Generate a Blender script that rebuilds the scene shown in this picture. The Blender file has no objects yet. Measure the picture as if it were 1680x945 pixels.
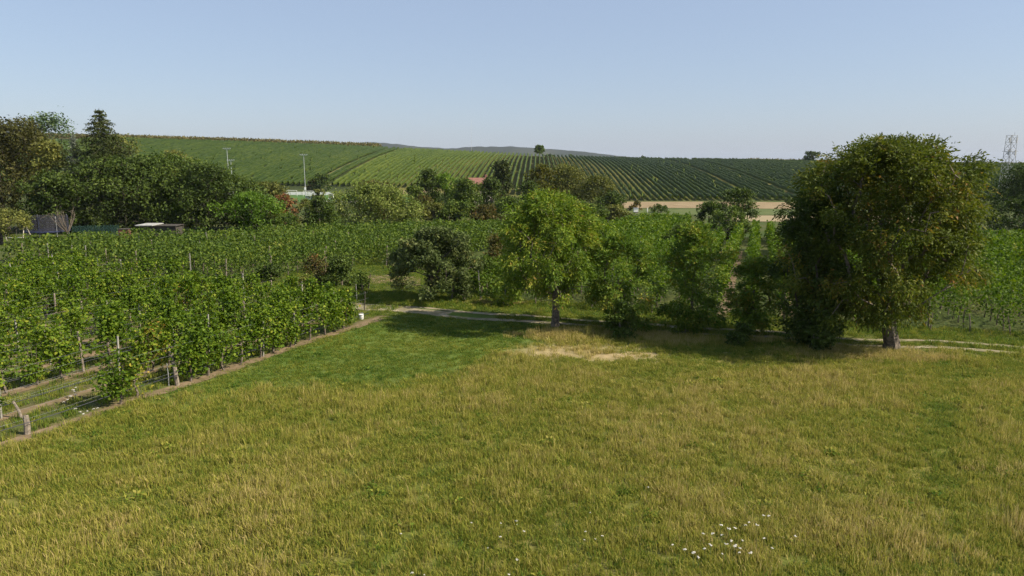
import bpy, math, random
import numpy as np
from mathutils import Vector

random.seed(7)
RNG = np.random.default_rng(7)
SC = bpy.context.scene
COL = SC.collection

# ------------------------------------------------------------------ camera, sky, sun, exposure
CAM_H = 9.0
PITCH = math.radians(10.2)
FPX = 1160.0                      # focal length in pixels of the 1680 px wide photograph
cam_d = bpy.data.cameras.new('camera')
cam_d.sensor_width = 36.0
cam_d.lens = FPX / 1680.0 * 36.0
cam_d.clip_start = 0.1
cam_d.clip_end = 30000
cam = bpy.data.objects.new('camera', cam_d)
COL.objects.link(cam)
cam.location = (0, 0, CAM_H)
cam.rotation_euler = (math.pi / 2 - PITCH, 0, 0)
SC.camera = cam

SUN_EL = math.radians(41)
SUN_AZ = math.radians(104)        # clockwise from +Y (the view direction): sun on the right, a little behind the camera
wd = bpy.data.worlds.new('World')
SC.world = wd
wd.use_nodes = True
wn = wd.node_tree.nodes
sky = wn.new('ShaderNodeTexSky')
sky.sky_type = 'NISHITA'
sky.sun_disc = False
sky.sun_elevation = SUN_EL
sky.sun_rotation = SUN_AZ
sky.altitude = 150
sky.air_density = 1.0
sky.dust_density = 1.2
sky.ozone_density = 1.5
bg = wn['Background']
bg.inputs['Strength'].default_value = 0.0685
veil = wn.new('ShaderNodeMixRGB')                # milky summer air: an even pale veil over the whole dome
veil.inputs[0].default_value = 0.5
veil.inputs[2].default_value = (4.2, 5.1, 6.95, 1)
wd.node_tree.links.new(sky.outputs[0], veil.inputs[1])
wd.node_tree.links.new(veil.outputs[0], bg.inputs['Color'])

sun_d = bpy.data.lights.new('sun', 'SUN')
sun_d.energy = 4.8
sun_d.angle = math.radians(0.53)
sun_d.color = (1.0, 0.89, 0.72)
sun = bpy.data.objects.new('sun', sun_d)
COL.objects.link(sun)
to_sun = Vector((math.sin(SUN_AZ) * math.cos(SUN_EL), math.cos(SUN_AZ) * math.cos(SUN_EL), math.sin(SUN_EL)))
sun.rotation_euler = to_sun.to_track_quat('Z', 'Y').to_euler()

SC.view_settings.view_transform = 'Standard'
SC.view_settings.look = 'None'
SC.view_settings.gamma = 1.0
SC.view_settings.exposure = 0.82
SC.view_settings.use_curve_mapping = False
SC.render.engine = 'CYCLES'
SC.cycles.use_denoising = True
SC.cycles.denoiser = 'OPENIMAGEDENOISE'
SC.cycles.denoising_prefilter = 'NONE'
SC.cycles.use_adaptive_sampling = True
SC.cycles.adaptive_threshold = 0.02
SC.cycles.max_bounces = 5
SC.cycles.diffuse_bounces = 2
SC.cycles.glossy_bounces = 2
SC.cycles.transmission_bounces = 4
SC.cycles.transparent_max_bounces = 8

# ------------------------------------------------------------------ terrain height
CREST_PX = [-900, 0, 220, 400, 550, 700, 800, 950, 1050, 1200, 1350, 1500, 1680, 2600]
CREST_PY = [224, 227, 231, 236.5, 242, 249, 254, 260.5, 263.5, 265.5, 269, 271.5, 273, 276]

def _prof(y, pts):
    xs = np.array([p[0] for p in pts], float)
    zs = np.array([p[1] for p in pts], float)
    out = 0
    for k in (-0.12, -0.06, 0, 0.06, 0.12):
        out = out + np.interp(y * (1 + k * np.clip((y - 20) / 100, 0, 1)), xs, zs)
    return out / 5

def H(x, y):
    x = np.asarray(x, float); y = np.asarray(y, float)
    yy = np.maximum(y, 30.0)
    u = np.clip(x / yy, -1.6, 1.6)
    w = np.clip((u + 0.28) / 0.45, 0, 1)
    w = w * w * (3 - 2 * w)
    crest = CAM_H + (265 - np.interp(840 + FPX * u, CREST_PX, CREST_PY)) / FPX * 450
    L = _prof(y, [(-1e5, 0), (0, 0), (70, 0), (120, -1.0), (220, -2.2), (280, -1.0)])
    R = _prof(y, [(-1e5, 0), (0, 0), (55, 0), (100, -1.5), (140, -3), (200, -4.4), (255, -5)])
    base = L * (1 - w) + R * w
    foot = 285 * (1 - w) + 250 * w
    t = np.clip((y - foot) / (450 - foot), 0, 1)
    t = t + 0.16 * np.sin(math.pi * t) * (0.4 + 0.6 * w)            # convex upper slope
    z = base * (1 - t) + crest * t
    past = np.clip((y - 470) / 500, 0, 1)
    z = z - past * past * 40
    z = z + 0.05 * np.sin(x * 0.7 + 1.3 * np.sin(y * 0.31)) * np.sin(y * 0.53 + x * 0.11) * np.clip((y - 2) / 8, 0, 1) * np.clip((90 - y) / 40, 0, 1)
    return z

def h1(x, y):
    return float(H(x, y))

CP, SP = math.cos(PITCH), math.sin(PITCH)
def ray(px, py):
    cx = (px - 840) / FPX; cy = (472.5 - py) / FPX
    return np.array([cx, CP + cy * SP, -SP + cy * CP])

def gp(px, py):
    """ground point seen at a pixel"""
    d = ray(px, py)
    ts = np.geomspace(5, 2500, 4000)
    P = d[None, :] * ts[:, None]
    below = (CAM_H + P[:, 2]) <= H(P[:, 0], P[:, 1])
    i = int(np.argmax(below)) if below.any() else len(ts) - 1
    x, y = P[i, 0], P[i, 1]
    return (x, y, h1(x, y))

def at_depth(px, Y):
    """ground point under pixel column px at distance Y"""
    cx = (px - 840) / FPX
    x = cx * Y
    for _ in range(4):
        z = h1(x, Y)
        camdepth = Y * CP + (CAM_H - z) * SP
        x = cx * camdepth
    return (x, Y, h1(x, Y))

def z_at(py, Y):
    d = ray(840, py)
    return CAM_H + d[2] / d[1] * Y

def mpp(p):
    return (p[1] * CP + (CAM_H - p[2]) * SP) / FPX

# ------------------------------------------------------------------ numpy noise
def vnoise(x, y, s, seed=0):
    x = np.asarray(x, float) / s; y = np.asarray(y, float) / s
    xi = np.floor(x).astype(np.int64); yi = np.floor(y).astype(np.int64)
    fx = x - xi; fy = y - yi
    fx = fx * fx * (3 - 2 * fx); fy = fy * fy * (3 - 2 * fy)
    def hsh(a, b):
        n = (a * 374761393 + b * 668265263 + seed * 1442695041) & 0x7fffffff
        n = ((n ^ (n >> 13)) * 1274126177) & 0x7fffffff
        return ((n ^ (n >> 16)) & 0xffff) / 65535.0
    a = hsh(xi, yi); b = hsh(xi + 1, yi); c = hsh(xi, yi + 1); d = hsh(xi + 1, yi + 1)
    return (a * (1 - fx) + b * fx) * (1 - fy) + (c * (1 - fx) + d * fx) * fy

def fbm(x, y, s, seed=0, o=4):
    r = 0; a = 0.5; t = 0
    for k in range(o):
        r = r + a * vnoise(x, y, s / 2 ** k, seed + k * 17); t += a; a *= 0.55
    return r / t

def sstep(a, b, v):
    t = np.clip((v - a) / (b - a), 0, 1)
    return t * t * (3 - 2 * t)

# ------------------------------------------------------------------ object helpers
def np_mesh(name, V, F, mat, attrs=None, smooth=False):
    V = np.ascontiguousarray(V, np.float32); F = np.ascontiguousarray(F, np.int32)
    me = bpy.data.meshes.new(name)
    n = F.shape[1]
    me.vertices.add(len(V)); me.vertices.foreach_set('co', V.ravel())
    me.loops.add(F.size); me.loops.foreach_set('vertex_index', F.ravel())
    me.polygons.add(len(F))
    me.polygons.foreach_set('loop_start', np.arange(0, F.size, n, dtype=np.int32))
    me.polygons.foreach_set('loop_total', np.full(len(F), n, np.int32))
    if smooth:
        me.polygons.foreach_set('use_smooth', np.ones(len(F), bool))
    for k, a in (attrs or {}).items():
        a = np.ascontiguousarray(a, np.float32)
        if a.ndim == 1:
            at = me.attributes.new(k, 'FLOAT', 'POINT'); at.data.foreach_set('value', a)
        else:
            at = me.attributes.new(k, 'FLOAT_COLOR', 'POINT'); at.data.foreach_set('color', a.ravel())
    me.update(calc_edges=True)
    if mat: me.materials.append(mat)
    return me

def link(name, data, parent=None, loc=None, rot=None):
    o = bpy.data.objects.new(name, data)
    COL.objects.link(o)
    if parent is not None: o.parent = parent
    if loc is not None: o.location = loc
    if rot is not None: o.rotation_euler = rot
    return o

def thing(name, label, cat, loc=(0, 0, 0), rz=0.0, group=None):
    o = link(name, None, None, loc, (0, 0, rz))
    o.empty_display_size = 0.3
    return tag(o, label, cat, group)

def tag(o, label, cat, group=None):
    o['label'] = label; o['category'] = cat
    if group: o['group'] = group
    return o

def struct(o, kind='structure', label=None):
    o['kind'] = kind
    if label: o['label'] = label
    return o

class MB:
    """collects boxes / tubes / quads into one mesh (quads + tris as from_pydata)"""
    def __init__(s): s.v = []; s.f = []
    def quad(s, a, b, c, d):
        i = len(s.v); s.v += [tuple(a), tuple(b), tuple(c), tuple(d)]; s.f.append((i, i + 1, i + 2, i + 3)); return s
    def tri(s, a, b, c):
        i = len(s.v); s.v += [tuple(a), tuple(b), tuple(c)]; s.f.append((i, i + 1, i + 2)); return s
    def box(s, c, d, rz=0.0):
        i = len(s.v); ca, sa = math.cos(rz), math.sin(rz)
        for dx in (-.5, .5):
            for dy in (-.5, .5):
                for dz in (-.5, .5):
                    x, y = dx * d[0], dy * d[1]
                    s.v.append((c[0] + x * ca - y * sa, c[1] + x * sa + y * ca, c[2] + dz * d[2]))
        for q in ((0, 1, 3, 2), (4, 6, 7, 5), (0, 4, 5, 1), (2, 3, 7, 6), (0, 2, 6, 4), (1, 5, 7, 3)):
            s.f.append(tuple(i + k for k in q))
        return s
    def tube(s, pts, rad, n=6, cap=True):
        pts = [Vector(p) for p in pts]
        if not hasattr(rad, '__len__'): rad = [rad] * len(pts)
        i0 = len(s.v)
        for k, p in enumerate(pts):
            d = (pts[min(k + 1, len(pts) - 1)] - pts[max(k - 1, 0)]).normalized()
            a = d.cross(Vector((0.31, 0.95, 0.02)) if abs(d.y) < .9 else Vector((1, 0, 0))).normalized()
            b = d.cross(a)
            for j in range(n):
                t = 2 * math.pi * j / n
                s.v.append(tuple(p + (a * math.cos(t) + b * math.sin(t)) * rad[k]))
        for k in range(len(pts) - 1):
            for j in range(n):
                a0 = i0 + k * n + j; a1 = i0 + k * n + (j + 1) % n
                s.f.append((a0, a1, a1 + n, a0 + n))
        if cap:
            s.f.append(tuple(i0 + j for j in range(n)))
            s.f.append(tuple(i0 + (len(pts) - 1) * n + j for j in range(n))[::-1])
        return s
    def mesh(s, name, mat):
        me = bpy.data.meshes.new(name); me.from_pydata(s.v, [], s.f); me.update()
        if mat: me.materials.append(mat)
        return me
    def build(s, name, mat, parent=None, loc=None, rot=None):
        return link(name, s.mesh(name, mat), parent, loc, rot)

# ------------------------------------------------------------------ materials
def new_mat(name):
    m = bpy.data.materials.new(name); m.use_nodes = True
    nt = m.node_tree
    b = nt.nodes['Principled BSDF']
    return m, nt, b

def ramp(nt, stops):
    r = nt.nodes.new('ShaderNodeValToRGB')
    e = r.color_ramp.elements
    while len(e) < len(stops): e.new(0.5)
    for k, (p, c) in enumerate(stops):
        e[k].position = p; e[k].color = (*c, 1)
    return r

def plain(name, col, rough=0.7, metal=0.0, var=0.12, scale=3.0, bump=0.0):
    m, nt, b = new_mat(name)
    tc = nt.nodes.new('ShaderNodeTexCoord')
    nz = nt.nodes.new('ShaderNodeTexNoise'); nz.inputs['Scale'].default_value = scale; nz.inputs['Detail'].default_value = 5
    nt.links.new(tc.outputs['Object'], nz.inputs['Vector'])
    c0 = tuple(max(0, c * (1 - var * 1.6)) for c in col); c1 = tuple(min(1, c * (1 + var * 1.6)) for c in col)
    r = ramp(nt, [(0.3, c0), (0.7, c1)])
    nt.links.new(nz.outputs['Fac'], r.inputs['Fac'])
    nt.links.new(r.outputs['Color'], b.inputs['Base Color'])
    b.inputs['Roughness'].default_value = rough
    b.inputs['Metallic'].default_value = metal
    if bump:
        bp = nt.nodes.new('ShaderNodeBump'); bp.inputs['Strength'].default_value = bump; bp.inputs['Distance'].default_value = 0.02
        nt.links.new(nz.outputs['Fac'], bp.inputs['Height']); nt.links.new(bp.outputs['Normal'], b.inputs['Normal'])
    return m

LEAF_GAIN = 1.6
def leafmat(name, stops, transl=0.35, objvar=0.0, rough=0.55, instancer=False):
    """leaf colour from a per-leaf attribute"""
    m, nt, b = new_mat(name)
    stops = [(p, (col[0] * LEAF_GAIN, col[1] * LEAF_GAIN, col[2] * LEAF_GAIN * .8)) for p, col in stops]
    at = nt.nodes.new('ShaderNodeAttribute'); at.attribute_name = 'rnd'
    if instancer: at.attribute_type = 'INSTANCER'
    r = ramp(nt, stops)
    src = at.outputs['Fac']
    if objvar:
        oi = nt.nodes.new('ShaderNodeObjectInfo')
        mm = nt.nodes.new('ShaderNodeMath'); mm.operation = 'MULTIPLY_ADD'
        mm.inputs[1].default_value = objvar; 
        nt.links.new(oi.outputs['Random'], mm.inputs[0]); nt.links.new(src, mm.inputs[2])
        ms = nt.nodes.new('ShaderNodeMath'); ms.operation = 'SUBTRACT'; ms.inputs[1].default_value = objvar * 0.5
        nt.links.new(mm.outputs[0], ms.inputs[0]); src = ms.outputs[0]
    nt.links.new(src, r.inputs['Fac'])
    nt.links.new(r.outputs['Color'], b.inputs['Base Color'])
    b.inputs['Roughness'].default_value = rough
    b.inputs['Specular IOR Level'].default_value = 0.1
    tr = nt.nodes.new('ShaderNodeBsdfTranslucent')
    hs = nt.nodes.new('ShaderNodeHueSaturation'); hs.inputs['Value'].default_value = 1.15; hs.inputs['Saturation'].default_value = 1.1
    nt.links.new(r.outputs['Color'], hs.inputs['Color']); nt.links.new(hs.outputs[0], tr.inputs['Color'])
    mx = nt.nodes.new('ShaderNodeMixShader'); mx.inputs[0].default_value = transl
    nt.links.new(b.outputs[0], mx.inputs[1]); nt.links.new(tr.outputs[0], mx.inputs[2])
    nt.links.new(mx.outputs[0], nt.nodes['Material Output'].inputs['Surface'])
    return m

def ground_mat():
    m, nt, b = new_mat('ground_mat')
    at = nt.nodes.new('ShaderNodeAttribute'); at.attribute_name = 'gcol'
    tc = nt.nodes.new('ShaderNodeTexCoord')
    n1 = nt.nodes.new('ShaderNodeTexNoise'); n1.inputs['Scale'].default_value = 2.2; n1.inputs['Detail'].default_value = 9; n1.inputs['Roughness'].default_value = .7
    n2 = nt.nodes.new('ShaderNodeTexNoise'); n2.inputs['Scale'].default_value = 0.11; n2.inputs['Detail'].default_value = 6
    for n in (n1, n2): nt.links.new(tc.outputs['Object'], n.inputs['Vector'])
    r1 = ramp(nt, [(0.25, (.62, .62, .6)), (0.75, (1.38, 1.36, 1.3))])
    r2 = ramp(nt, [(0.3, (.82, .88, .85)), (0.7, (1.18, 1.12, 1.1))])
    nt.links.new(n1.outputs['Fac'], r1.inputs['Fac']); nt.links.new(n2.outputs['Fac'], r2.inputs['Fac'])
    a = nt.nodes.new('ShaderNodeMixRGB'); a.blend_type = 'MULTIPLY'; a.inputs[0].default_value = 1
    c = nt.nodes.new('ShaderNodeMixRGB'); c.blend_type = 'MULTIPLY'; c.inputs[0].default_value = 1
    nt.links.new(at.outputs['Color'], a.inputs[1]); nt.links.new(r1.outputs[0], a.inputs[2])
    nt.links.new(a.outputs[0], c.inputs[1]); nt.links.new(r2.outputs[0], c.inputs[2])
    nt.links.new(c.outputs[0], b.inputs['Base Color'])
    b.inputs['Roughness'].default_value = .95; b.inputs['Specular IOR Level'].default_value = .1
    bp = nt.nodes.new('ShaderNodeBump'); bp.inputs['Strength'].default_value = .7; bp.inputs['Distance'].default_value = .06
    nt.links.new(n1.outputs['Fac'], bp.inputs['Height']); nt.links.new(bp.outputs[0], b.inputs['Normal'])
    return m

def soil_mat(name, cols, scale=1.2, thr=None):
    m, nt, b = new_mat(name)
    tc = nt.nodes.new('ShaderNodeTexCoord')
    n1 = nt.nodes.new('ShaderNodeTexNoise'); n1.inputs['Scale'].default_value = scale; n1.inputs['Detail'].default_value = 9; n1.inputs['Roughness'].default_value = .68
    nt.links.new(tc.outputs['Object'], n1.inputs['Vector'])
    k = len(cols)
    r = ramp(nt, [(0.28 + 0.44 * i / (k - 1), c) for i, c in enumerate(cols)])
    nt.links.new(n1.outputs['Fac'], r.inputs['Fac']); nt.links.new(r.outputs[0], b.inputs['Base Color'])
    b.inputs['Roughness'].default_value = .95; b.inputs['Specular IOR Level'].default_value = .1
    bp = nt.nodes.new('ShaderNodeBump'); bp.inputs['Strength'].default_value = .6; bp.inputs['Distance'].default_value = .04
    nt.links.new(n1.outputs['Fac'], bp.inputs['Height']); nt.links.new(bp.outputs[0], b.inputs['Normal'])
    return m

M = {}
M['ground'] = ground_mat()
M['track'] = soil_mat('track_gravel', [(.09, .10, .035), (.22, .19, .12), (.36, .32, .23)], 1.6)
M['soil'] = soil_mat('dry_soil', [(.09, .085, .03), (.17, .125, .075), (.27, .20, .13)], 1.6)
M['stubble'] = soil_mat('stubble', [(.17, .125, .065), (.23, .175, .10), (.29, .225, .135)], .25)
M['stubble2'] = soil_mat('stubble_pale', [(.20, .16, .09), (.27, .22, .13), (.31, .26, .16)], .25)
M['lane'] = soil_mat('dry_lane', [(.085, .095, .03), (.125, .125, .042), (.165, .15, .058)], .2)
M['greenfield'] = soil_mat('green_field', [(.06, .085, .025), (.085, .11, .035), (.12, .13, .05)], .3)
M['lawn'] = soil_mat('pitch_lawn', [(.045, .10, .025), (.06, .125, .03), (.085, .14, .04)], .3)
M['bark'] = plain('bark', (.13, .105, .08), .95, 0, .35, 9, .8)
M['bark_pale'] = plain('bark_pale', (.24, .21, .18), .95, 0, .3, 9, .6)
M['bark_dark'] = plain('bark_dark', (.06, .048, .036), .95, 0, .3, 9, .6)
M['old_wood'] = plain('weathered_wood', (.18, .15, .115), .9, 0, .3, 12, .6)
M['concrete'] = plain('concrete_post', (.23, .22, .19), .9, 0, .25, 6)
M['galv'] = plain('galvanised_steel', (.46, .47, .48), .45, .6, .1, 4)
M['wire'] = plain('trellis_wire', (.20, .21, .22), .6, .5, .1, 4)
M['hose'] = plain('black_hose', (.02, .022, .035), .5, 0, .1, 4)
M['white'] = plain('white_paint', (.72, .72, .70), .6, 0, .06, 3)
M['far_hill'] = soil_mat('far_wood', [(.014, .02, .016), (.022, .03, .022), (.06, .062, .035)], .004)

G = lambda *s: list(s)
M['l_walnut'] = leafmat('leaf_walnut', G((0, (.024, .037, .008)), (.45, (.052, .069, .013)), (.8, (.085, .097, .018)), (.93, (.14, .115, .025)), (1, (.15, .08, .03))), .32)
M['l_walnut_c'] = leafmat('leaf_walnut_young', G((0, (.03, .055, .010)), (.4, (.068, .11, .017)), (.75, (.12, .155, .024)), (.92, (.19, .19, .035)), (1, (.18, .12, .04))), .36)
M['l_apple'] = leafmat('leaf_apple', G((0, (.026, .038, .014)), (.5, (.05, .068, .024)), (.9, (.09, .105, .045)), (1, (.14, .10, .04))), .22)
M['l_young'] = leafmat('leaf_young', G((0, (.03, .06, .012)), (.5, (.072, .115, .02)), (.85, (.14, .16, .03)), (1, (.17, .12, .03))), .34)
M['l_dark'] = leafmat('leaf_dark', G((0, (.018, .03, .009)), (.5, (.038, .058, .015)), (.9, (.065, .09, .022)), (1, (.09, .095, .03))), .24)
M['l_mid'] = leafmat('leaf_mid', G((0, (.026, .045, .012)), (.5, (.052, .08, .018)), (.9, (.09, .115, .026)), (1, (.12, .11, .03))), .28)
M['l_bright'] = leafmat('leaf_bright', G((0, (.04, .075, .012)), (.5, (.075, .13, .02)), (1, (.125, .17, .03))), .34)
M['l_olive'] = leafmat('leaf_olive', G((0, (.045, .055, .018)), (.5, (.085, .095, .028)), (.9, (.13, .13, .04)), (1, (.16, .13, .045))), .28)
M['l_yellow'] = leafmat('leaf_yellow', G((0, (.04, .048, .011)), (.5, (.078, .076, .016)), (1, (.125, .105, .024))), .3)
M['l_brown'] = leafmat('leaf_brown', G((0, (.03, .03, .012)), (.45, (.052, .055, .018)), (.8, (.085, .062, .024)), (1, (.11, .055, .026))), .25)
M['l_red'] = leafmat('leaf_dead', G((0, (.055, .028, .014)), (.5, (.105, .05, .025)), (1, (.15, .085, .042))), .2)
M['l_pale'] = leafmat('leaf_pale', G((0, (.05, .07, .02)), (.5, (.1, .13, .034)), (1, (.17, .185, .065))), .28)
M['l_spruce'] = leafmat('needle', G((0, (.018, .027, .010)), (.6, (.034, .046, .015)), (1, (.058, .062, .022))), .12)
M['l_bluespruce'] = leafmat('needle_blue', G((0, (.05, .065, .058)), (1, (.14, .16, .15))), .12)
M['l_pine'] = leafmat('needle_pine', G((0, (.028, .05, .024)), (.6, (.055, .085, .04)), (1, (.09, .115, .055))), .15)
VS = G((0, (.022, .044, .006)), (.45, (.052, .09, .010)), (.8, (.105, .148, .017)), (.95, (.17, .18, .027)), (1, (.22, .17, .035)))
M['l_vine'] = leafmat('leaf_vine', VS, .36, .18)
M['l_vine_y'] = leafmat('leaf_vine_yellowing', G((0, (.06, .085, .015)), (.5, (.14, .15, .025)), (.8, (.24, .2, .04)), (1, (.28, .16, .05))), .36)
M['l_vine_b'] = leafmat('leaf_vine_bronze', G((0, (.06, .07, .015)), (.5, (.14, .12, .025)), (.8, (.22, .13, .04)), (1, (.2, .09, .035))), .36)
M['l_row'] = leafmat('leaf_vine_row', G((0, (.022, .040, .010)), (.5, (.046, .075, .014)), (.85, (.082, .112, .02)), (1, (.13, .13, .032))), .33, .12)
M['l_row_r'] = leafmat('leaf_vine_row_bright', G((0, (.021, .042, .006)), (.5, (.049, .086, .011)), (.85, (.092, .128, .017)), (1, (.14, .138, .026))), .36, .12)
M['l_hill'] = leafmat('leaf_hill_row', G((0, (.020, .034, .006)), (.5, (.036, .055, .009)), (1, (.062, .080, .014))), .2, .25)
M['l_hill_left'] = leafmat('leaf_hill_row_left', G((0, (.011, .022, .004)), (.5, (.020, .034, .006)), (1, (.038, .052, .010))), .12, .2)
M['l_corn'] = leafmat('leaf_corn', G((0, (.05, .05, .02)), (.5, (.08, .075, .032)), (1, (.125, .11, .055))), .2)

# ------------------------------------------------------------------ field frames
A1 = math.radians(25.0)
E1 = np.array([math.sin(A1), math.cos(A1)]); E2 = np.array([-math.cos(A1), math.sin(A1)])       # left vineyard: along / to the left
A2 = math.radians(19.0)
R1 = np.array([math.sin(A2), math.cos(A2)]); R2 = np.array([math.cos(A2), -math.sin(A2)])       # right vineyard: along / to the right
def LXY(s, p): return s * E1 + p * E2
def RXY(s, q): return s * R1 + q * R2
FRONT_P = 24.0       # front vine row of the left vineyard
ROWSP = 2.6         # row spacing there
END_S = 32.2         # its far end

# ------------------------------------------------------------------ ground sheet
def grid_coords():
    a = np.sinh(np.linspace(-6.3, 6.3, 381)); a = a / a[-1]
    # fine near the middle
    xs = np.sign(a) * np.abs(a) * 9000
    t = np.linspace(0, 1, 430)
    ys = -60 + (np.expm1(t * 5.6) / np.expm1(5.6)) * 9000 * 1.0 + t * 60
    return xs, ys

def mown_mask(x, y):
    s = x * E1[0] + y * E1[1]; p = x * E2[0] + y * E2[1]
    # mown patch: right of the vines, up to the path; lower border runs from the front row to the straw patch
    yl = np.interp(x, [-18, -14.5, -10, -5, -2.5, 0, 1.5, 5], [25.3, 25.8, 26.6, 27.4, 29.0, 32.0, 35, 37.5])
    yl = yl + 2.2 * (fbm(x, y, 3.0, 5) - .5)
    return sstep(-1.6, 1.4, y - yl + 1.6 * (fbm(x, y, 1.1, 15) - .5)) * sstep(3.8, 2.2, x + 0.0 * y) 

def bare_mask(x, y):
    m = 0
    for (cx, cy, rx, ry, k) in ((1.9, 32.6, 2.3, 1.0, 1), (4.9, 31.9, 2.0, .8, .95), (3.4, 33.4, 3.6, .7, .6)):
        d = ((x - cx) / rx) ** 2 + ((y - cy) / ry) ** 2
        m = np.maximum(m, k * sstep(1.5, .2, d + 1.1 * (fbm(x, y, 1.0, 9) - .5)))
    return m

def lane_mask(x, y):
    # faint greener wheel lanes crossing the right corner of the meadow
    c = np.interp(y, [12, 15, 18, 21, 25, 30], [11.6, 11.4, 11.9, 13.2, 15.8, 19.5])
    d = np.abs(x - c) + .5 * (fbm(x, y, 1.5, 44) - .5)
    m = sstep(1.0, .35, d)
    d2 = np.abs(y - (26.4 - .16 * x)) + .8 * (fbm(x, y, 2.0, 45) - .5)
    return np.maximum(m, .55 * sstep(.8, .2, d2) * sstep(-2, 2, x))

def path_t(x, y):
    """signed distance (m) across the farm track, positive away from the camera"""
    q = x * R2[0] + y * R2[1]; s = x * R1[0] + y * R1[1]
    c = np.interp(q, [-40, -24, -17, -10, -2, 6, 12, 30], [38.6, 38.2, 38.0, 38.0, 38.3, 38.6, 39.3, 40.5])
    return s - c

def ground_color(x, y):
    n = fbm(x, y, 5.0, 3); n2 = fbm(x, y, 1.4, 21); n3 = fbm(x, y, 16, 33)
    straw = np.array([.23, .18, .075]); dry = np.array([.14, .135, .034]); green = np.array([.065, .115, .02]); olive = np.array([.10, .12, .026])
    w = sstep(.3, .7, .6 * n + .4 * n2)[..., None]
    c = olive * (1 - w) + dry * w
    k = sstep(.6, .75, n2)[..., None] * .4
    c = c * (1 - k) + straw * k
    mw = mown_mask(x, y)[..., None]
    c = c * (1 - mw) + (green * (1 - .35 * w) + dry * .35 * w) * mw
    b = bare_mask(x, y)[..., None]
    c = c * (1 - b) + np.array([.33, .255, .15]) * b
    # beyond the track: mixed grass; vineyards: green-brown; hill: vineyard soil with grass
    beyond = sstep(1.0, 2.5, path_t(x, y))[..., None]
    g2 = np.array([.045, .07, .016]) * (1 - w * .5) + np.array([.10, .088, .036]) * w * .5
    c = c * (1 - beyond) + g2 * beyond
    hill = sstep(245, 275, y)[..., None]
    g3 = np.array([.10, .105, .027]) * (1 - .6 * sstep(.35, .65, n3)[..., None]) + np.array([.145, .125, .045]) * .6 * sstep(.35, .65, n3)[..., None]
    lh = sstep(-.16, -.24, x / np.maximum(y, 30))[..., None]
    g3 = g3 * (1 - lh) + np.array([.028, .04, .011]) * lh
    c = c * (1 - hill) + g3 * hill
    top = sstep(447, 456, y)[..., None]
    c = c * (1 - top) + np.array([.30, .235, .13]) * top
    # left vineyard floor, a bit drier
    s = x * E1[0] + y * E1[1]; p = x * E2[0] + y * E2[1]
    lv = (sstep(FRONT_P - .4, FRONT_P + .1, p) * sstep(END_S + 4.5, END_S + 3.0, s))[..., None]
    row = np.abs(((p - FRONT_P + ROWSP / 2) % ROWSP) - ROWSP / 2)
    rs = sstep(.55, .2, row + .5 * (n2 - .5))[..., None]
    gv = np.array([.075, .09, .03]) * (1 - rs) + np.array([.16, .12, .07]) * rs
    c = c * (1 - lv) + gv * lv
    return c

def build_ground():
    xs, ys = grid_coords()
    X, Y = np.meshgrid(xs, ys)
    Z = H(X, Y)
    V = np.stack([X, Y, Z], -1).reshape(-1, 3)
    ny, nx = X.shape
    idx = np.arange(nx * ny).reshape(ny, nx)
    F = np.stack([idx[:-1, :-1], idx[:-1, 1:], idx[1:, 1:], idx[1:, :-1]], -1).reshape(-1, 4)
    c = ground_color(X, Y).reshape(-1, 3)
    c = np.concatenate([c, np.ones((len(c), 1))], 1)
    o = link('ground', np_mesh('ground', V, F, M['ground'], {'gcol': c}, True))
    struct(o, label='rough meadow and fields rolling back to the vineyard hill')
build_ground()

def drape(name, left, right, nu, nv, off, mat, jit=0.0, kind='structure', label=None, parent=None):
    """a sheet between two polylines (xy), laid over the terrain"""
    def resample(pl, n):
        pl = np.array(pl, float); d = np.r_[0, np.cumsum(np.linalg.norm(np.diff(pl, axis=0), axis=1))]
        t = np.linspace(0, d[-1], n)
        return np.stack([np.interp(t, d, pl[:, 0]), np.interp(t, d, pl[:, 1])], -1)
    a = resample(left, nu); b = resample(right, nu)
    if jit:
        k = np.arange(nu)
        dirn = (b - a) / np.maximum(np.linalg.norm(b - a, axis=1), 1e-6)[:, None]
        a = a + dirn * (jit * (2 * fbm(a[:, 0], a[:, 1], .9, 50) - 1))[:, None]
        b = b + dirn * (jit * (2 * fbm(b[:, 0], b[:, 1], .9, 60) - 1))[:, None]
    t = np.linspace(0, 1, nv)
    P = a[:, None, :] * (1 - t)[None, :, None] + b[:, None, :] * t[None, :, None]
    Z = H(P[..., 0], P[..., 1]) + off
    V = np.concatenate([P, Z[..., None]], -1).reshape(-1, 3)
    idx = np.arange(nu * nv).reshape(nu, nv)
    F = np.stack([idx[:-1, :-1], idx[:-1, 1:], idx[1:, 1:], idx[1:, :-1]], -1).reshape(-1, 4)
    o = link(name, np_mesh(name, V, F, mat, None, True), parent)
    # faces up
    if o.data.polygons[0].normal.z < 0: o.data.flip_normals()
    if parent is None: struct(o, kind, label)
    return o

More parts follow.
